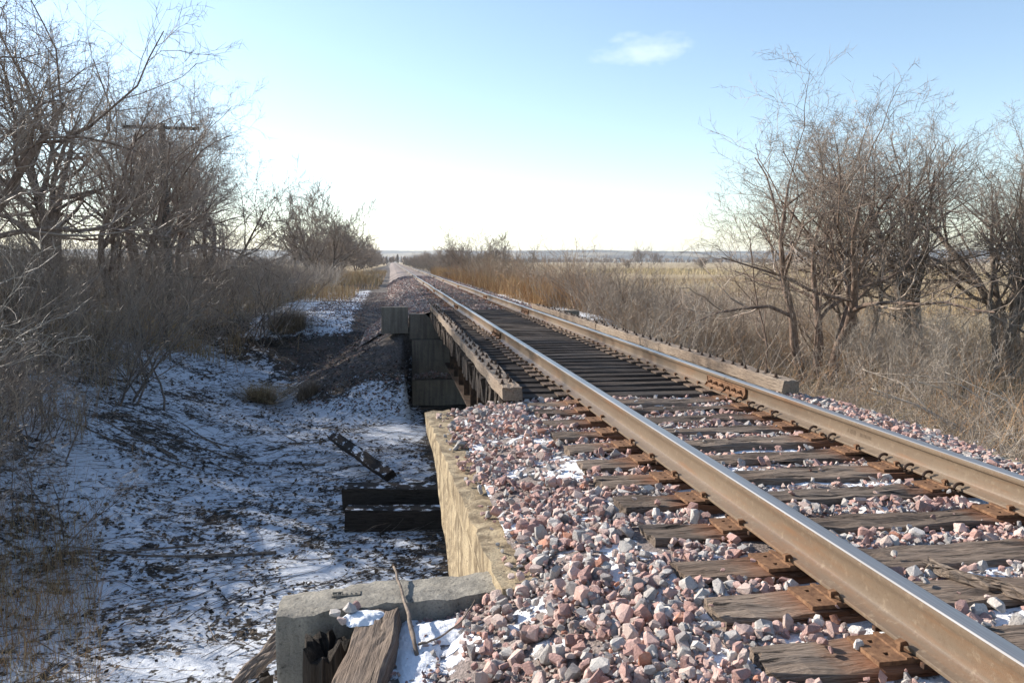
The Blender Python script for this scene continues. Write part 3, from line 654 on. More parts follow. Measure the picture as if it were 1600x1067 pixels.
placed_timber('fallen_timber', 'thin tapered plank slanting down into the snow behind the stacked timbers', (-3.80, 15.9, -2.22), (-2.66, 13.6, -2.48), .20, .13, 'wet_timber', 504, .5)
placed_timber('plank', 'short broken plank leaning on the bank below the retaining wall', (-3.60, 4.75, -1.50), (-3.26, 5.25, -1.26), .11, .04, 'old_timber_x', 505, .3, 'plank')
placed_timber('plank', 'dark upright board end against the outer end of the retaining wall', (-3.30, 4.22, -1.75), (-3.27, 4.15, -1.02), .13, .05, 'wet_timber', 506, .2, 'plank')
# rotten hollow post
k = 22; th = np.arange(k) / k * 2 * pi; r = np.random.default_rng(5); V = []
ro = .105 + r.normal(0, .010, k); zt = r.normal(0, .022, k) - .05 * (np.sin(th * 1.5 + 1) > .3)
for lev in (-1.3, -.7, -.3, -.12): V += [(ro[j] * cos(th[j]) * (1.0 + .04 * lev) + r.normal(0, .004), ro[j] * sin(th[j]) + r.normal(0, .004), lev) for j in range(k)]
V += [(ro[j] * cos(th[j]) * .97, ro[j] * sin(th[j]) * .97, zt[j]) for j in range(k)]
V += [(ro[j] * cos(th[j]) * .68 + r.normal(0, .008), ro[j] * sin(th[j]) * .68, zt[j] * .7 - .012 + r.normal(0, .012)) for j in range(k)]
V += [(ro[j] * cos(th[j]) * .35, ro[j] * sin(th[j]) * .35, -.07 + r.normal(0, .02)) for j in range(k)] + [(0, 0, -.11)]
Q = [(i*k+j, i*k+(j+1) % k, (i+1)*k+(j+1) % k, (i+1)*k+j) for i in range(6) for j in range(k)]; T = [(6*k+j, 6*k+(j+1) % k, 7*k) for j in range(k)]
tag(obj('rotten_post', mesh('rotten_post', V, [np.array(Q), np.array(T)], M['rotten_wood']), None, (-2.86, 3.50, -.53)), 'black rotten wooden post stub between the retaining wall and the old beam', 'post')
def stick(name, label, pts, r0, r1, mat='bark', cat='stick', group=None, knots=True):
    P = np.array(pts, float); t = np.linspace(0, 1, 14); src = np.linspace(0, 1, len(P))
    C_ = np.stack([np.interp(t, src, P[:, q]) for q in range(3)], 1) + rng.normal(0, r0 * .25, (14, 3))
    mb = MB(); mb.tube(C_, np.linspace(r0, r1, 14) * rng.uniform(.8, 1.2, 14), 7); return tag(mb.obj(name, M[mat], smooth=True), label, cat, group)
stick('stick', 'thick bare stick propped over the top of the retaining wall', [(-2.468, 3.30, -.54), (-2.50, 3.55, -.45), (-2.565, 3.98, -.405)], .011, .007)
stick('twig', 'thin curved twig lying on the snow beside the propped stick', [(-2.46, 3.36, -.52), (-2.38, 3.36, -.50), (-2.28, 3.42, -.47), (-2.19, 3.55, -.42)], .006, .003)
o = placed_timber('wood_splinter', 'long splintered piece of grey wood lying across a tie between the rails', (-.26, 3.08, -.165), (.10, 2.46, -.175), .065, .035, 'old_timber_x', 511, .2, 'splinter', rough=.006)
# snow lying on the wall end and beside the beam: thin real drifts
def drift(name, label, cx, cy, rx, ry, zfn, hgt, seed, group=None):
    nn = 60; u = np.linspace(-1, 1, nn); U, W = np.meshgrid(u, u); rr = np.hypot(U, W) + .55 * fbm(U + seed, W, 1.6, seed, 3)
    h = hgt * np.clip(1 - rr ** 2, -.6, 1) + .016 * fbm(U * rx, W * ry, 30, seed + 2, 4) - .004; X = cx + U * rx; Y = cy + W * ry; Zs = zfn(X, Y) + h
    I = np.arange(nn * nn).reshape(nn, nn); Q = np.stack([I[:-1, :-1], I[:-1, 1:], I[1:, 1:], I[1:, :-1]], -1).reshape(-1, 4)
    keep = (rr.ravel()[Q] < 1.12).all(1); return tag(obj(name, mesh(name, np.stack([X.ravel(), Y.ravel(), Zs.ravel()], 1), [Q[keep]], M['snow'], smooth=True)), label, 'snow', group)
m = Mt('snow'); v = m.coord('Object'); m.col((.74, .77, .82)); m.bump(m.noise(60, 6, v, .7), .02, .7); m.b.inputs['Subsurface Weight'].default_value = 0; M['snow'] = m.m
gz = lambda X, Y: np.maximum(np.maximum(bal(X, Y), -.555), terrain(X, Y)) 
drift('snow_patch', 'strip of snow between the old beam and the gravel', -2.46, 3.34, .10, .40, gz, .022, 3)
drift('snow_patch', 'snow heap at the foot of the retaining wall beside the propped stick', -2.36, 3.53, .14, .12, gz, .04, 9)
drift('snow_patch', 'snow cap with stones on the wall end of the old beam', -2.70, 3.58, .10, .075, lambda X, Y: np.full_like(X, -.482), .025, 14)
for i, (x, y, z, s) in enumerate([(-2.83, 3.60, -.46, .055), (-2.765, 3.62, -.455, .075), (-2.74, 3.66, -.46, .05), (-2.80, 3.55, -.475, .05)]):
    tag(obj('stone', pick[i * 5], None, (x, y, z), (i, .3, i * 2), s), 'loose ballast stone on the snow capped beam end', 'stone', 'stones on the beam end')

# ------------------------------------------------------------------ vegetation
def tubes(groups):
    """groups: list of (P (B,n,3), r (B,n), sides) -> V, Q"""
    Vs, Qs = [], []; n0 = 0
    for P, r, k in groups:
        B, n, _ = P.shape
        t = np.gradient(P, axis=1); t /= np.linalg.norm(t, axis=2, keepdims=True) + 1e-9
        ref = np.where(np.abs(t[:, :1, 2:3]) < .9, np.array([0, 0, 1.]), np.array([1., 0, 0])); a = np.cross(t, np.broadcast_to(ref, t.shape)); a /= np.linalg.norm(a, axis=2, keepdims=True) + 1e-9
        b = np.cross(t, a); th = np.arange(k) / k * 2 * pi
        V = P[:, :, None] + r[:, :, None, None] * (a[:, :, None] * np.cos(th)[None, None, :, None] + b[:, :, None] * np.sin(th)[None, None, :, None])
        I = np.arange(B * n * k).reshape(B, n, k) + n0; J = np.roll(I, -1, 2)
        Qs.append(np.stack([I[:, :-1], J[:, :-1], J[:, 1:], I[:, 1:]], -1).reshape(-1, 4)); Vs.append(V.reshape(-1, 3)); n0 += B * n * k
    return np.vstack(Vs), np.vstack(Qs)
def grow_level(P, r, nch, lr, ang, up, jit, n, rr, r_, tmin=.25, rmin=.0025):
    """children of every branch at once"""
    B, m_, _ = P.shape; t = tmin + (1 - tmin) * (np.arange(nch)[None] + r_.random((B, nch))) / nch
    f = t * (m_ - 1); i = np.clip(f.astype(int), 0, m_ - 2); fr = (f - i)[..., None]; bi = np.arange(B)[:, None]
    S = P[bi, i] * (1 - fr) + P[bi, i + 1] * fr; D = P[bi, i + 1] - P[bi, i]; D /= np.linalg.norm(D, axis=2, keepdims=True) + 1e-9
    R0 = (r[bi, i] * (1 - fr[..., 0]) + r[bi, i + 1] * fr[..., 0]); Lp = np.linalg.norm(np.diff(P, axis=1), axis=2).sum(1)
    Ln = Lp[:, None] * lr * r_.uniform(.65, 1.2, (B, nch)) * (1.15 - .40 * t)
    rv = r_.normal(size=D.shape); rv -= (rv * D).sum(2, keepdims=True) * D; rv /= np.linalg.norm(rv, axis=2, keepdims=True) + 1e-9
    a = ang * r_.uniform(.6, 1.3, (B, nch, 1)); d = D * np.cos(a) + rv * np.sin(a)
    S = S.reshape(-1, 3); d = d.reshape(-1, 3); Ln = Ln.ravel(); R0 = np.maximum(R0.ravel() * rr, rmin)
    return march(S, d, Ln, R0, n, up, jit, r_)
def march(S, d, Ln, R0, n, up, jit, r_, taper=.72):
    pts = [S]; d = d / (np.linalg.norm(d, axis=1, keepdims=True) + 1e-9)
    for q in range(n - 1):
        d = d + r_.normal(0, jit, d.shape) + np.array([0, 0, up]); d /= np.linalg.norm(d, axis=1, keepdims=True) + 1e-9
        pts.append(pts[-1] + d * (Ln / (n - 1))[:, None])
    P = np.stack(pts, 1); r = R0[:, None] * (1 - taper * np.linspace(0, 1, n)[None]); return P, r
def make_tree(seed, H=8., stems=2, lean=.25, r0=.13, counts=(8, 6, 5, 4), ang=.75, up=.10, tw=1.0, bark_m='bark', twig_m='twig_grey', trunk_frac=.75, spread=0., lr=(.62, .55, .5, .45), jit=1., t0=.22):
    r_ = np.random.default_rng(seed); S = r_.normal(0, .18 + spread, (stems, 3)) * np.array([1, 1, 0]); S[:, 2] = -.3
    d = np.stack([r_.normal(0, lean, stems), r_.normal(0, lean, stems), np.ones(stems)], 1)
    P0, q0 = march(S, d, H * trunk_frac * r_.uniform(.8, 1.1, stems), r0 * r_.uniform(.7, 1.1, stems), 9, .05, .13, r_, .80)
    lv = [(P0, q0)]; P, q = P0, q0
    for i, c in enumerate(counts):
        P, q = grow_level(P, q, c, lr[i], ang, up * (1 if i < 3 else .4), jit * (.16 + .03 * i), [7, 6, 4, 2][i], [.58, .55, .55, .6][i], r_, t0 if i == 0 else .15, .0042 * tw); lv.append((P, q))
    Vt, Qt = tubes([(lv[0][0], lv[0][1], 8), (lv[1][0], lv[1][1], 6)])
    Vc, Qc = tubes([(lv[i][0], lv[i][1], 4 if i == 2 else 3) for i in range(2, len(lv))])
    return (mesh('trunk', Vt, [Qt], M[bark_m], smooth=True), mesh('crown', Vc, [Qc], M[twig_m]))
HTS = {}
def tree(tm, x, y, label, group=None, sc=1., rz=None, name='bare_tree', dz=0., cat='tree'):
    z = float(terrain(np.array([x]), np.array([y]))[0]) + dz
    zs = np.empty(len(tm[1].vertices) * 3, np.float32); k_ = tm[1].name
    if k_ not in HTS: tm[1].vertices.foreach_get('co', zs); HTS[k_] = float(np.percentile(zs[2::3], 99.7))
    if sc > 2.9: sc = sc / HTS[k_]        # sc above 2.9 is a height in metres
    t = thing(name, label, cat, (x, y, z), (0, 0, random.uniform(0, 6.28) if rz is None else rz), group); t.scale = (sc,) * 3
    obj('trunk', tm[0], t); obj('crown', tm[1], t); return t
T_big = [make_tree(601, 8.6, 5, .26, .12, (9, 8, 6, 5), .74, .04, trunk_frac=.66, lr=(.56, .56, .5, .45), jit=1.15, t0=.34), make_tree(602, 9., 3, .18, .21, (10, 8, 6, 5), .78, .035, trunk_frac=.64, lr=(.64, .56, .5, .45), jit=1.2, t0=.36),
         make_tree(603, 8.2, 6, .24, .11, (8, 8, 6, 5), .70, .04, bark_m='bark_red', trunk_frac=.68, lr=(.54, .54, .5, .45), jit=1.15, t0=.34), make_tree(604, 8.4, 4, .26, .17, (9, 8, 6, 5), .78, .035, bark_m='bark_red', trunk_frac=.62, lr=(.64, .56, .5, .45), jit=1.25, t0=.36)]
T_slim = make_tree(611, 6., 1, .12, .05, (13, 7, 5, 4), .65, .06, bark_m='bark_red', trunk_frac=.9, lr=(.42, .5, .5, .45))
T_far = [make_tree(621, 7., 6, .42, .11, (9, 7, 5, 3), .6, .06, 3.3, twig_m='twig_far', lr=(.6, .55, .5, .45)), make_tree(622, 7., 4, .3, .10, (10, 7, 5, 3), .7, .05, 4., twig_m='twig_far')]
# right bank
tree(T_big[3], 10.9, 23.8, 'many stemmed bare tree beside the slim saplings right of the bridge', None, 9.5, .4)
tree(T_big[1], 15.6, 25.0, 'large spreading bare tree with forked dark trunk at the field edge', None, 9.8, 2.2)
tree(T_big[0], 13.4, 25.6, 'bare tree growing between the many stemmed tree and the large forked one', None, 9.4, 4.1)
tree(T_big[0], 17.6, 23.6, 'tall bare tree leaning away from the large forked one', None, 9.0, .8)
tree(T_slim, 9.0, 23.3, 'slim leaning sapling nearest the end of the guard timber', None, 6.6, 1.0, 'bare_sapling')
tree(T_slim, 10.1, 21.8, 'slim straight sapling with reddish bark among the brush', None, 7.0, 3.3, 'bare_sapling')
tree(T_slim, 14.6, 18.5, 'pale low sapling with drooping twigs over the fallen branches', None, 4.6, 5.0, 'bare_sapling')
# left bank
tree(T_big[1], -13.6, 29, 'tall bare tree with curved trunk standing before the utility pole', None, 10.8, 2.4)
tree(T_big[3], -11.6, 33.5, 'wide bare tree crowding the utility pole', None, 10.0, 4.4)
tree(T_big[2], -11.4, 38., 'bare tree leaning out over the track side grass next to the pole tree', None, 9.6, 3.6)
tree(T_big[0], -15.6, 24, 'bare tree overhanging the thicket with long upright shoots', None, 10.8, 5.2)
tree(T_big[3], -12.0, 17.6, 'bare tree with sweeping low boughs at the snowy creek bank', None, 9.4, 2.6)
tree(T_big[1], -18.5, 30, 'bare tree standing deep in the thicket behind the others', None, 10.5, 4.4)
tree(T_big[2], -10.6, 25.5, 'bare tree in front of the pole, its boughs hiding the shaft', None, 8.0, 1.1)
tree(T_big[0], -14.5, 44, 'bare tree behind the pole, further along the thicket', None, 10, .9)
tree(T_big[2], -13.5, 52, 'bare tree at the end of the left thicket before the open verge', None, 6.5, 2.9)
tree(T_far[0], -8.6, 72, 'lone rounded bare tree rising over the far thicket left of the track', None, 9.0, .2)
tree(T_big[1], 20.5, 26.5, 'bare tree at the field edge past the large forked one', None, 9.5, 3.)
for i in range(22):
    y = 88 + i * 17; tree(T_far[i % 2], -9.2 - random.random() * 4, y, 'hazy bare tree in the row left of the distant track', 'trees along the distant track, left', random.uniform(5.5, 8))
for i in range(26):
    y = 100 + i * 16 + random.random() * 8; tree(T_far[i % 2], 8.2 + random.random() * 5, y, 'hazy bare tree in the row right of the distant track', 'trees along the distant track, right', random.uniform(5.2, 7.4))
tree(T_far[0], 7.9, 92, 'rounded bushy tree at the near end of the right hand tree row', None, 6.8, 2.)
for x, y, s, lb in ((245, 780, 19, 'tall isolated tree at the far edge of the field'), (262, 790, 15, 'smaller isolated tree next to the tall one at the field edge'), (118, 300, 6, 'small bare tree standing in the pale field grass'), (96, 330, 5, 'small leafless tree by the strip of pale grass')):
    tree(T_far[1], x, y, lb, None, s)

# shrubs of the thickets
SH = [make_tree(700 + i, 2.9, 8, .42, .022, (7, 5, 4), .6, .05, .75, 'bark', 'twig_grey', .8, .25, (.55, .5, .5)) for i in range(3)] + \
     [make_tree(710 + i, 2.3, 12, .40, .014, (6, 5, 3), .55, .03, .75, 'stem_pale', 'stem_pale', .85, .3, (.5, .5, .5)) for i in range(2)] + \
     [make_tree(720, 1.8, 14, .35, .010, (6, 4, 3), .5, .05, .8, 'twig_tan', 'twig_tan', .9, .3, (.45, .5, .5))]
def shrub(k, x, y, s, label, group): return tree(SH[k], x, y, label, group, s, None, 'bare_shrub', 0., 'shrub')
r_ = random.Random(4)
LB1 = 'grey leafless shrub tangled in the thicket left of the snowy creek bed'
n = 0
while n < 84:
    y = 10.5 + r_.random() ** 1.25 * 52; x = -7.0 - .10 * (y - 10) * (1 if y < 26 else .0) - r_.random() ** 1.3 * 15
    if y < 14: x -= 2.2
    if x < -3 - .62 * (y + 4): continue
    shrub(r_.choice([0, 0, 1, 2, 2, 3]), x, y, r_.uniform(2.95, 3.9) if y < 40 else r_.uniform(.7, 1.0), LB1, 'shrubs of the left thicket'); n += 1
LB2 = 'pale leafless shrub in the dry brush right of the bridge'
n = 0
while n < 95:
    y = 9.5 + r_.random() ** 1.1 * 42; x = 4.4 + (y - 9) * .05 + r_.random() ** 1.3 * 13
    if x > 1 + .75 * (y + 2): continue
    hh = r_.uniform(.45, .8) if y < 17 else r_.uniform(.8, 1.4)
    shrub(r_.choice([2, 3, 3, 4, 4, 5, 5]), x, y, hh, LB2, 'shrubs of the right brush'); n += 1
for i in range(26):
    y = 36 + r_.random() * 50; shrub(5, r_.uniform(5.2, 9.5), y, r_.uniform(1.35, 1.95), 'russet leafless shrub beside the far track near the dark burnt verge', 'russet shrubs right of the far track')
for i in range(20):
    y = 52 + r_.random() * 60; shrub(r_.choice([0, 2, 5, 5]), r_.uniform(-13, -8.2), y, r_.uniform(.5, .95), 'leafless shrub on the far left verge of the track', 'shrubs on the far left verge')
for i in range(30):
    yy_ = 7.6 + r_.random() * 8; shrub(r_.choice([0, 2, 2, 5]), -3.3 - .36 * yy_ - r_.random() * 3.2, yy_, r_.uniform(.45, .95), 'low leafless shrub on the creek bed at the foot of the left bank', 'low shrubs on the creek bed')
for i in range(26):
    yy_ = 36 + r_.random() * 34; shrub(r_.choice([0, 1, 2, 5]), -8.8 - r_.random() * 6, yy_, r_.uniform(1.0, 1.5) if yy_ < 48 else r_.uniform(.6, .9), 'tall leafless shrub between the pole trees and the lone rounded tree', 'tall shrubs behind the pole trees')
for i in range(9):
    yy_ = 24 + r_.random() * 22; shrub(r_.choice([0, 2, 5]), 5.6 + r_.random() * 5, yy_, r_.uniform(1.05, 1.45), 'tall open shrub standing above the brush beside the bridge', 'tall shrubs of the right brush')
shrub(0, 6.3, 31, 1.25, 'tall open shrub with several upright stems behind the end block', None)
shrub(1, 8.2, 27, 1.1, 'open shrub with one long arching stem in the right brush', None)

# standing dead stems that fill the brush, too many to count
def brush(name, label, x, y, h0, h1, mat, rr=.0068, droop=-.05, nb=3):
    n = len(x); h = rng.uniform(h0, h1, n); d = np.stack([rng.normal(0, .42, n), rng.normal(0, .42, n), np.ones(n)], 1); S = np.stack([x, y, terrain(x, y) - .05], 1)
    P, r = march(S, d, h * 1.15, rr * rng.uniform(.6, 1.4, n), 5, droop, .16, rng); g_ = [(P, r, 3)]
    P2, r2 = grow_level(P, r, nb, .42, .7, .0, .2, 3, .7, rng, .25, .0025); g_.append((P2, r2, 3)); V, Q = tubes(g_)
    return tag(obj(name, mesh(name, V, [Q], M[mat]), None), label, 'brush', None, 'stuff')
x = 3.6 + rng.random(9500) ** 1.15 * 20; y = 9 + rng.random(9500) ** 1.15 * 44; ok = (x > 3.4 + .05 * y) & (x < 2 + .72 * (y + 2)) & (fbm(x, y, .45, 331, 3) > -.06); x, y = x[ok], y[ok]; nn = np.arange(len(x)) % 3
near_ = y < 17
for k, (mt, lb) in enumerate((('stem_pale', 'pale dead stems standing in the brush right of the bridge'), ('twig_russet', 'russet dead stems standing in the brush right of the bridge'), ('twig_grey', 'grey dead stems standing in the brush right of the bridge'))):
    q = (nn == k); xq, yq = x[q], y[q]; brush('brush_stems', lb, xq, yq, .8, 1.6 + 1.1 * sstep(14, 24, yq), mt)
x = -6.6 - rng.random(4400) ** 1.2 * 16; y = 10 + rng.random(4400) ** 1.2 * 40; ok = (x < -7.4 - .10 * (y - 10) * (y < 26) - 1.6 * (y < 14)) & (x > -3 - .62 * (y + 4)); x, y = x[ok], y[ok]; nn = np.arange(len(x)) % 2
brush('brush_stems', 'grey dead stems standing in the left thicket', x[nn == 0], y[nn == 0], .8, 2.4, 'twig_grey')
brush('brush_stems', 'tan dead stems standing in the left thicket', x[nn == 1], y[nn == 1], .8, 2.4, 'twig_tan')

# blades of dry grass and weeds
def blades(x, y, z, h, wd, colr, lean=.35, curl=.5, r_=rng):
    n = len(x); az = r_.uniform(0, 2 * pi, n); ln = np.abs(r_.normal(0, lean, n)); dx, dy = np.cos(az), np.sin(az); px, py = -dy, dx
    def pt(t):
        o = h * (ln * t + curl * r_.uniform(.3, 1., n) * t * t * ln); return np.stack([x + dx * o, y + dy * o, z + h * t * (1 - .25 * ln * t)], 1)
    b = np.stack([x, y, z], 1); m1 = pt(.5); m2 = pt(1.); pw = np.stack([px, py, 0 * px], 1) * wd[:, None] / 2
    V = np.stack([b - pw, b + pw, m1 + pw * .8, m1 - pw * .8, m2], 1).reshape(-1, 3); k = np.arange(n) * 5
    Q = np.stack([k, k + 1, k + 2, k + 3], 1); T = np.stack([k + 3, k + 2, k + 4], 1); return V, Q, T, np.repeat(colr, 5, 0)
def pal(n, cols, r_=rng): c = np.array(cols); return c[r_.integers(0, len(c), n)] * r_.uniform(.7, 1.2, (n, 1))
STRAW = [(.40, .29, .15), (.33, .23, .12), (.45, .35, .20), (.26, .17, .09)]; GREYW = [(.27, .21, .15), (.22, .17, .125), (.33, .26, .185), (.18, .13, .095)]; RUSS = [(.36, .20, .09), (.30, .17, .08), (.42, .27, .13)]
def grass(name, label, x, y, h0, h1, cols, wd=.008, lean=.35, cl=None, zoff=-.03):
    z = terrain(x, y) + zoff; h = rng.uniform(h0, h1, len(x)); V, Q, T, C_ = blades(x, y, z, h, np.full(len(x), wd) * rng.uniform(.6, 1.3, len(x)), pal(len(x), cols), lean)
    return tag(obj(name, mesh(name, V, [Q, T], M['straw'], colr=C_)), label, 'grass', None, 'stuff')
def clumped(n, x0, x1, y0, y1, sc, thr, seed, ypow=1.):
    x = rng.uniform(x0, x1, n); y = y0 + rng.random(n) ** ypow * (y1 - y0); ok = fbm(x, y, sc, seed, 3) > thr; return x[ok], y[ok]
x, y = clumped(34000, 2.7, 26, 8.5, 60, .5, -.08, 301, 1.3); ok = (x > 2.9 + .03 * y) & (x < 2 + .8 * (y + 3)) & ~((y > 23) & (x < 6.2) & (y < 52) & (x < 4.0 + (y < 30) * 1.2)); x, y = x[ok], y[ok]
grass('dry_weeds', 'grey tan dead weeds filling the low ground right of the track', x, y, .3, 1.35, GREYW + STRAW[:2], .009, .55)
x, y = clumped(42000, 5, 70, 45, 160, .12, -.02, 302, 1.2); ok = (x > 5.5 + (y - 45) * .01); x, y = x[ok], y[ok]
grass('tall_field_grass', 'pale straw coloured grass along the edge of the field', x, y, .5, 1.3, STRAW, .03, .3)
x, y = clumped(26000, 60, 190, 150, 330, .03, .02, 303)
grass('tall_field_grass', 'strip of pale tall grass standing in the middle of the field', x, y, .9, 1.9, [(.52, .42, .25), (.46, .36, .2)], .09, .25)
x, y = clumped(34000, 4.0, 9.5, 36, 140, .3, -.12, 304, 1.3)
grass('verge_weeds', 'russet weeds along the right verge of the far track', x, y, .6, 1.7, RUSS + STRAW[:1], .016, .35)
x = 4.6 + rng.random(2200) * 5.5; y = 32 + rng.random(2200) ** 1.2 * 75; ok = fbm(x, y, .3, 341, 3) > -.08
brush('brush_stems', 'russet dead stems along the right verge of the far track', x[ok], y[ok], 1.2, 2.7, 'twig_russet', .010, -.03, 4)
x = -8.2 - rng.random(1000) * 4; y = 36 + rng.random(1000) * 80
brush('brush_stems', 'tan dead stems on the left verge of the far track', x, y, .8, 1.7, 'twig_tan', .010, -.03, 4)
x, y = clumped(40000, -12, -3.4, 24, 150, .4, -.02, 305, 1.8); ok = (x < -4.6 - .0 * y) | (y > 55); ok &= ~((x > -7.6) & (y < 40)) | (rng.random(len(x)) < .06); x, y = x[ok], y[ok]
grass('verge_grass', 'tan dry grass on the left verge of the far track', x, y, .3, .95, STRAW + RUSS[:1], .018, .35)
x, y = clumped(80000, -24, -6.0, 9, 50, .55, -.02, 306, 1.3); ok = (x < -7.3 - .10 * (y - 10) * (y < 26) - 2. * (y < 14)) & (x > -4 - .62 * (y + 4)); x, y = x[ok], y[ok]
grass('thicket_grass', 'brown grass and dead leaves under the left thicket', x, y, .3, 1.2, STRAW + STRAW + GREYW[:2] + RUSS, .010, .5)
x = rng.normal(-6.9, 1.1, 9000); y = rng.normal(8.8, 1.6, 9000); ok = (x < -2.7 - .34 * y) & (y > 6.5); x, y = x[ok], y[ok]
grass('creek_grass', 'straw coloured grass at the sunlit corner of the creek bed', x, y, .12, .5, STRAW + RUSS, .006, .7)
for (x0, y0, rad, nb, hh, lb, cols) in ((-6.0, 21.6, .55, 1500, .62, 'larger tan tuft of dry grass standing in the creek bed snow', STRAW), (-4.75, 21.0, .42, 1000, .5, 'smaller round grey tuft of dry grass in the creek bed snow', GREYW), (-6.2, 28.8, 1.0, 2600, .95, 'wide shaggy mound of dry grass where the bank meets the far embankment', GREYW + STRAW[:1]), (-3.42, 4.75, .2, 420, .26, 'small straw tuft under the outer end of the retaining wall', STRAW)):
    a = rng.uniform(0, 2 * pi, nb); q = rad * np.sqrt(rng.random(nb)) * .6; x = x0 + q * np.cos(a); y = y0 + q * np.sin(a); z = terrain(x, y) - .02
    h = hh * rng.uniform(.5, 1.1, nb); V, Q, T, C_ = blades(np.zeros(nb) + q * np.cos(a), q * np.sin(a), z - z.min(), h, np.full(nb, .007), pal(nb, cols), 1.15, .9)
    tag(obj('grass_tuft', mesh('grass_tuft', V, [Q, T], M['straw'], colr=C_), None, (x0, y0, float(z.min()))), lb, 'grass')

# leaf litter and stalks on the creek bed
n = 30000; x = rng.uniform(-12.5, -2.0, n); y = 6 + rng.random(n) ** 1.25 * 22; ok = (x < -3.0) | ((y > 8.4) & (y < 21)); ok &= fbm(x, y, .8, 401, 3) > -.12; x, y = x[ok], y[ok]
n = len(x); z = terrain(x, y) + .006; s = rng.uniform(.008, .034, n) * (1 + y / 30); a = rng.uniform(0, 2 * pi, n); asp = rng.uniform(.3, .8, n)
ex = np.stack([np.cos(a), np.sin(a), rng.normal(0, .25, n)], 1) * s[:, None]; ey = np.stack([-np.sin(a), np.cos(a), rng.normal(0, .3, n)], 1) * (s * asp)[:, None]
c0 = np.stack([x, y, z + .012], 1); up_ = np.zeros((n, 3)); up_[:, 2] = s * rng.uniform(.1, .5, n)
V = np.stack([c0 - ex, c0 - ey * .9 + up_ * .4, c0 + ex + up_, c0 + ey + up_ * .3], 1).reshape(-1, 3); k = np.arange(n) * 4
tag(obj('leaf_litter', mesh('leaf_litter', V, [np.stack([k, k+1, k+2, k+3], 1)], M['litter'], colr=np.repeat(pal(n, [(.045, .032, .022), (.03, .022, .016), (.075, .052, .034), (.11, .075, .045)]), 4, 0))), 'dark fallen leaves scattered over the creek bed snow', 'leaves', None, 'stuff')
def stalks(n, x0, x1, y0, y1, l0, l1, rr, name, label, mat, cond=None, lift=.02, dirm=None):
    x = rng.uniform(x0, x1, n); y = y0 + rng.random(n) ** 1.2 * (y1 - y0)
    if cond is not None: ok = cond(x, y); x, y = x[ok], y[ok]
    n = len(x); Ln = rng.uniform(l0, l1, n); a = rng.normal(.2, .55, n) if dirm is None else rng.normal(dirm, .5, n); d = np.stack([np.cos(a), np.sin(a), rng.normal(0, .10, n)], 1)
    S = np.stack([x, y, terrain(x, y) + lift], 1); P, r = march(S, d, Ln, rr * rng.uniform(.5, 1.3, n), 5, 0., .12, rng); P[:, :, 2] = np.maximum(P[:, :, 2], terrain(P[:, :, 0], P[:, :, 1]) + .004)
    V, Q = tubes([(P, r, 3)]); return tag(obj(name, mesh(name, V, [Q], M[mat]), None), label, 'twigs', None, 'stuff')
creek = lambda x, y: (x < -3.0) | ((y > 8.6) & (y < 20.8))
stalks(2600, -12, -2., 6.5, 27, .25, 1.1, .006, 'fallen_twigs', 'dark fallen twigs and stalks lying on the creek bed snow', 'bark', creek)
stalks(1500, 4, 14, 8.5, 20, .5, 1.8, .008, 'fallen_twigs', 'pale fallen twigs lying in the right brush', 'stem_pale', None, .15)
for i in range(16):
    x = r_.uniform(-8.5, -3.8); y = r_.uniform(8.2, 19); a = r_.gauss(2.6, .5); Ln = r_.uniform(.8, 2.2); pts = []
    for q in range(5):
        X_, Y_ = x + cos(a) * Ln * q / 4 + r_.gauss(0, .04), y + sin(a) * Ln * q / 4 + r_.gauss(0, .04); pts.append((X_, Y_, float(terrain(np.array([X_]), np.array([Y_]))[0]) + .02))
    stick('fallen_branch', 'dark fallen branch lying on the creek bed snow', pts, r_.uniform(.012, .024), .006, group='fallen branches on the creek bed', cat='branch')
for i in range(7):
    x = r_.uniform(8.5, 12.5); y = r_.uniform(13.5, 17.5); a = r_.gauss(2.75, .35); Ln = r_.uniform(1.5, 3.2); z0 = float(terrain(np.array([x]), np.array([y]))[0])
    stick('fallen_branch', 'pale fallen branch in the tangle right of the wing wall', [(x, y, z0 + .2), (x + cos(a) * Ln * .5, y + sin(a) * Ln * .5, z0 + .75 + r_.random() * .3), (x + cos(a) * Ln, y + sin(a) * Ln, z0 + .9 + r_.random() * .5)], .026, .009, 'stem_pale', 'branch', 'fallen branches in the right brush')

# ------------------------------------------------------------------ utility poles, farmhouses, far woods
def pole(x, y, ztop, arm, label):
    z0 = float(terrain(np.array([x]), np.array([y]))[0]); t = thing('utility_pole', label, 'utility pole', (x, y, z0), (0, 0, R(3)))
    mb = MB(); mb.tube([(0, 0, -.4), (0, 0, (ztop - z0) * .5), (0, 0, ztop - z0 + .06)], [.15, .13, .11], 12); mb.obj('post', M['pole_wood'], t, smooth=True, sharp=50)
    mb = MB(); mb.box((-arm / 2, -.20, ztop - z0 - .16), (arm / 2, -.10, ztop - z0 - .06)); ca = mb.obj('crossarm', M['pole_wood'], t)
    for s in (-.46, -.3, .3, .46):
        mb = MB(); mb.tube([(0, 0, 0), (0, 0, .07), (0, 0, .10), (0, 0, .13)], [.018, .02, .035, .022], 8); mb.obj('insulator', M['dark_iron'], ca, (s * arm, -.15, ztop - z0 - .06))
    for s in (-1, 1):
        mb = MB(); mb.tube([(0, -.16, ztop - z0 - .75), (s * arm * .24, -.16, ztop - z0 - .19)], .014, 5); mb.obj('brace', M['dark_iron'], t)
    return t
pole(-10.4, 30.0, 5.85, 2.5, 'old wooden utility pole with single crossarm among the bare left trees')
pole(-11.0, 73.0, 3.4, 1.9, 'distant short utility pole with crossarm beside the lone rounded tree')
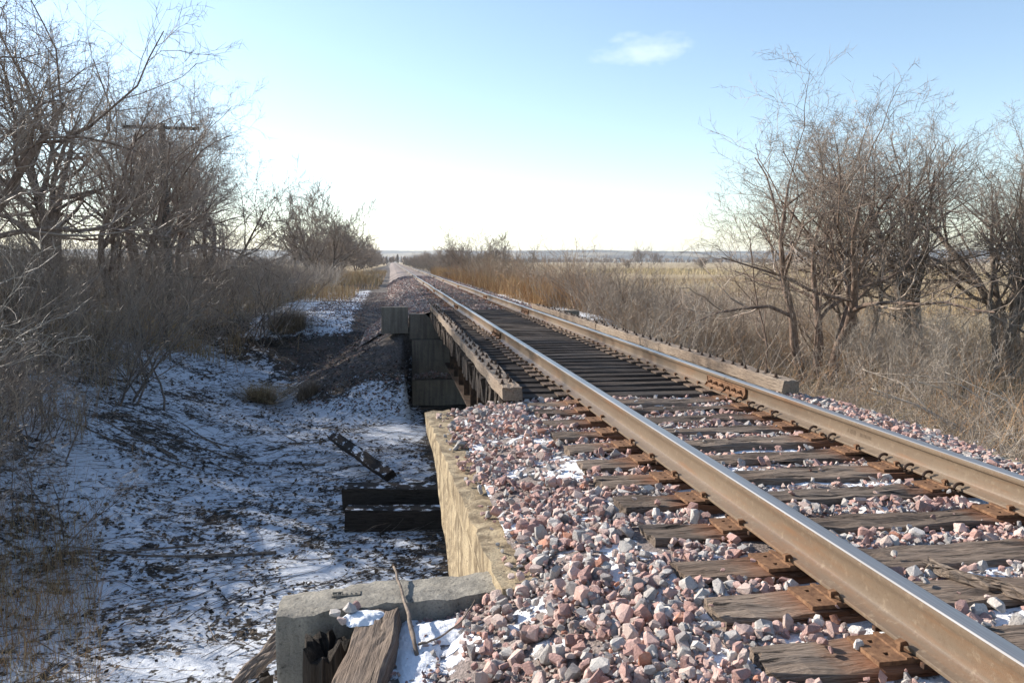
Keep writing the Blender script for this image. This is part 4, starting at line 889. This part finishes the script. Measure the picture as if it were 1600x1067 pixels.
mwall = Mt('white_siding'); mwall.col((.78, .78, .76)); mroof = Mt('roof_grey'); mroof.col((.12, .11, .11)); mwin = Mt('window_dark'); mwin.col((.03, .035, .04))
for i, (x, y, s) in enumerate(((560, 2080, 1.0), (600, 2100, 1.3), (660, 2110, .9))):
    z0 = -6.; t = thing('farmhouse', ['small white farmhouse far across the field', 'larger white farm building between two small farmhouses', 'white farm shed at the end of the distant farmstead'][i], 'house', (x, y, z0)); t.scale = (s,) * 3
    mb = MB(); mb.box((-6, -4, 0), (6, 4, 9)); mb.obj('wall', mwall.m, t)
    mb = MB(); mb.add([(-6.4, -4.4, 8.9), (6.4, -4.4, 8.9), (6.4, 4.4, 8.9), (-6.4, 4.4, 8.9), (-6.4, 0, 12), (6.4, 0, 12)], [(0, 1, 5, 4), (3, 4, 5, 2), (0, 3, 2, 1)], [(0, 4, 3), (1, 2, 5)]); mb.obj('roof', mroof.m, t)
    for q in (-3.5, 0, 3.5): mb = MB(); mb.box((q - .5, -4.05, 4.8), (q + .5, -3.97, 6.6)); mb.obj('window', mwin.m, t)
# far woods: thousands of small crowns seen edge-on across the fields
def woods(name, label, n, x0, x1, y0, y1, h0, h1, zf, mat='twig_far'):
    x = rng.uniform(x0, x1, n); y = rng.uniform(y0, y1, n); h = rng.uniform(h0, h1, n); ok = fbm(x, y, .006, 501, 3) > -.03; x, y, h = x[ok], y[ok], h[ok]; n = len(x)
    k = 9; a = rng.uniform(0, 2 * pi, (n, k)); ln = rng.uniform(.0, .55, (n, k)); S = np.repeat(np.stack([x, y, zf(x, y)], 1)[:, None], k, 1)
    d = np.stack([np.cos(a) * ln, np.sin(a) * ln, np.ones((n, k))], 2) * (h[:, None] * rng.uniform(.65, 1., (n, k)))[..., None]
    wv = np.stack([-np.sin(a + .7), np.cos(a + .7), 0 * a], 2) * (h[:, None] * rng.uniform(.06, .14, (n, k)))[..., None]
    V = np.stack([S + d * .15, S + d * .6 - wv, S + d, S + d * .6 + wv], 2).reshape(-1, 3); q = np.arange(n * k) * 4
    tag(obj(name, mesh(name, V, [np.stack([q, q+1, q+2, q+3], 1)], M[mat])), label, 'woods', None, 'stuff')
zg = lambda x, y: terrain(x, y) - .3
woods('far_woods', 'grey line of bare woods along the far side of the fields', 2600, -900, 1700, 1150, 1750, 6, 13, zg)
woods('far_woods', 'belt of bare woods closing the distance behind the track', 900, -420, 60, 560, 1000, 5, 9, zg)

# ------------------------------------------------------------------ haze
m = bpy.data.materials.new('haze_air'); m.use_nodes = True; t = m.node_tree; t.nodes.remove(t.nodes['Principled BSDF'])
pv = t.nodes.new('ShaderNodeVolumePrincipled'); pv.inputs['Color'].default_value = (.86, .92, 1, 1); pv.inputs['Density'].default_value = .00011; pv.inputs['Anisotropy'].default_value = .45
t.links.new(pv.outputs['Volume'], t.nodes['Material Output'].inputs['Volume'])
mb = MB(); mb.box((-5300, -70, -30), (6400, 7100, 110)); o = mb.obj('haze', m); o['kind'] = 'stuff'
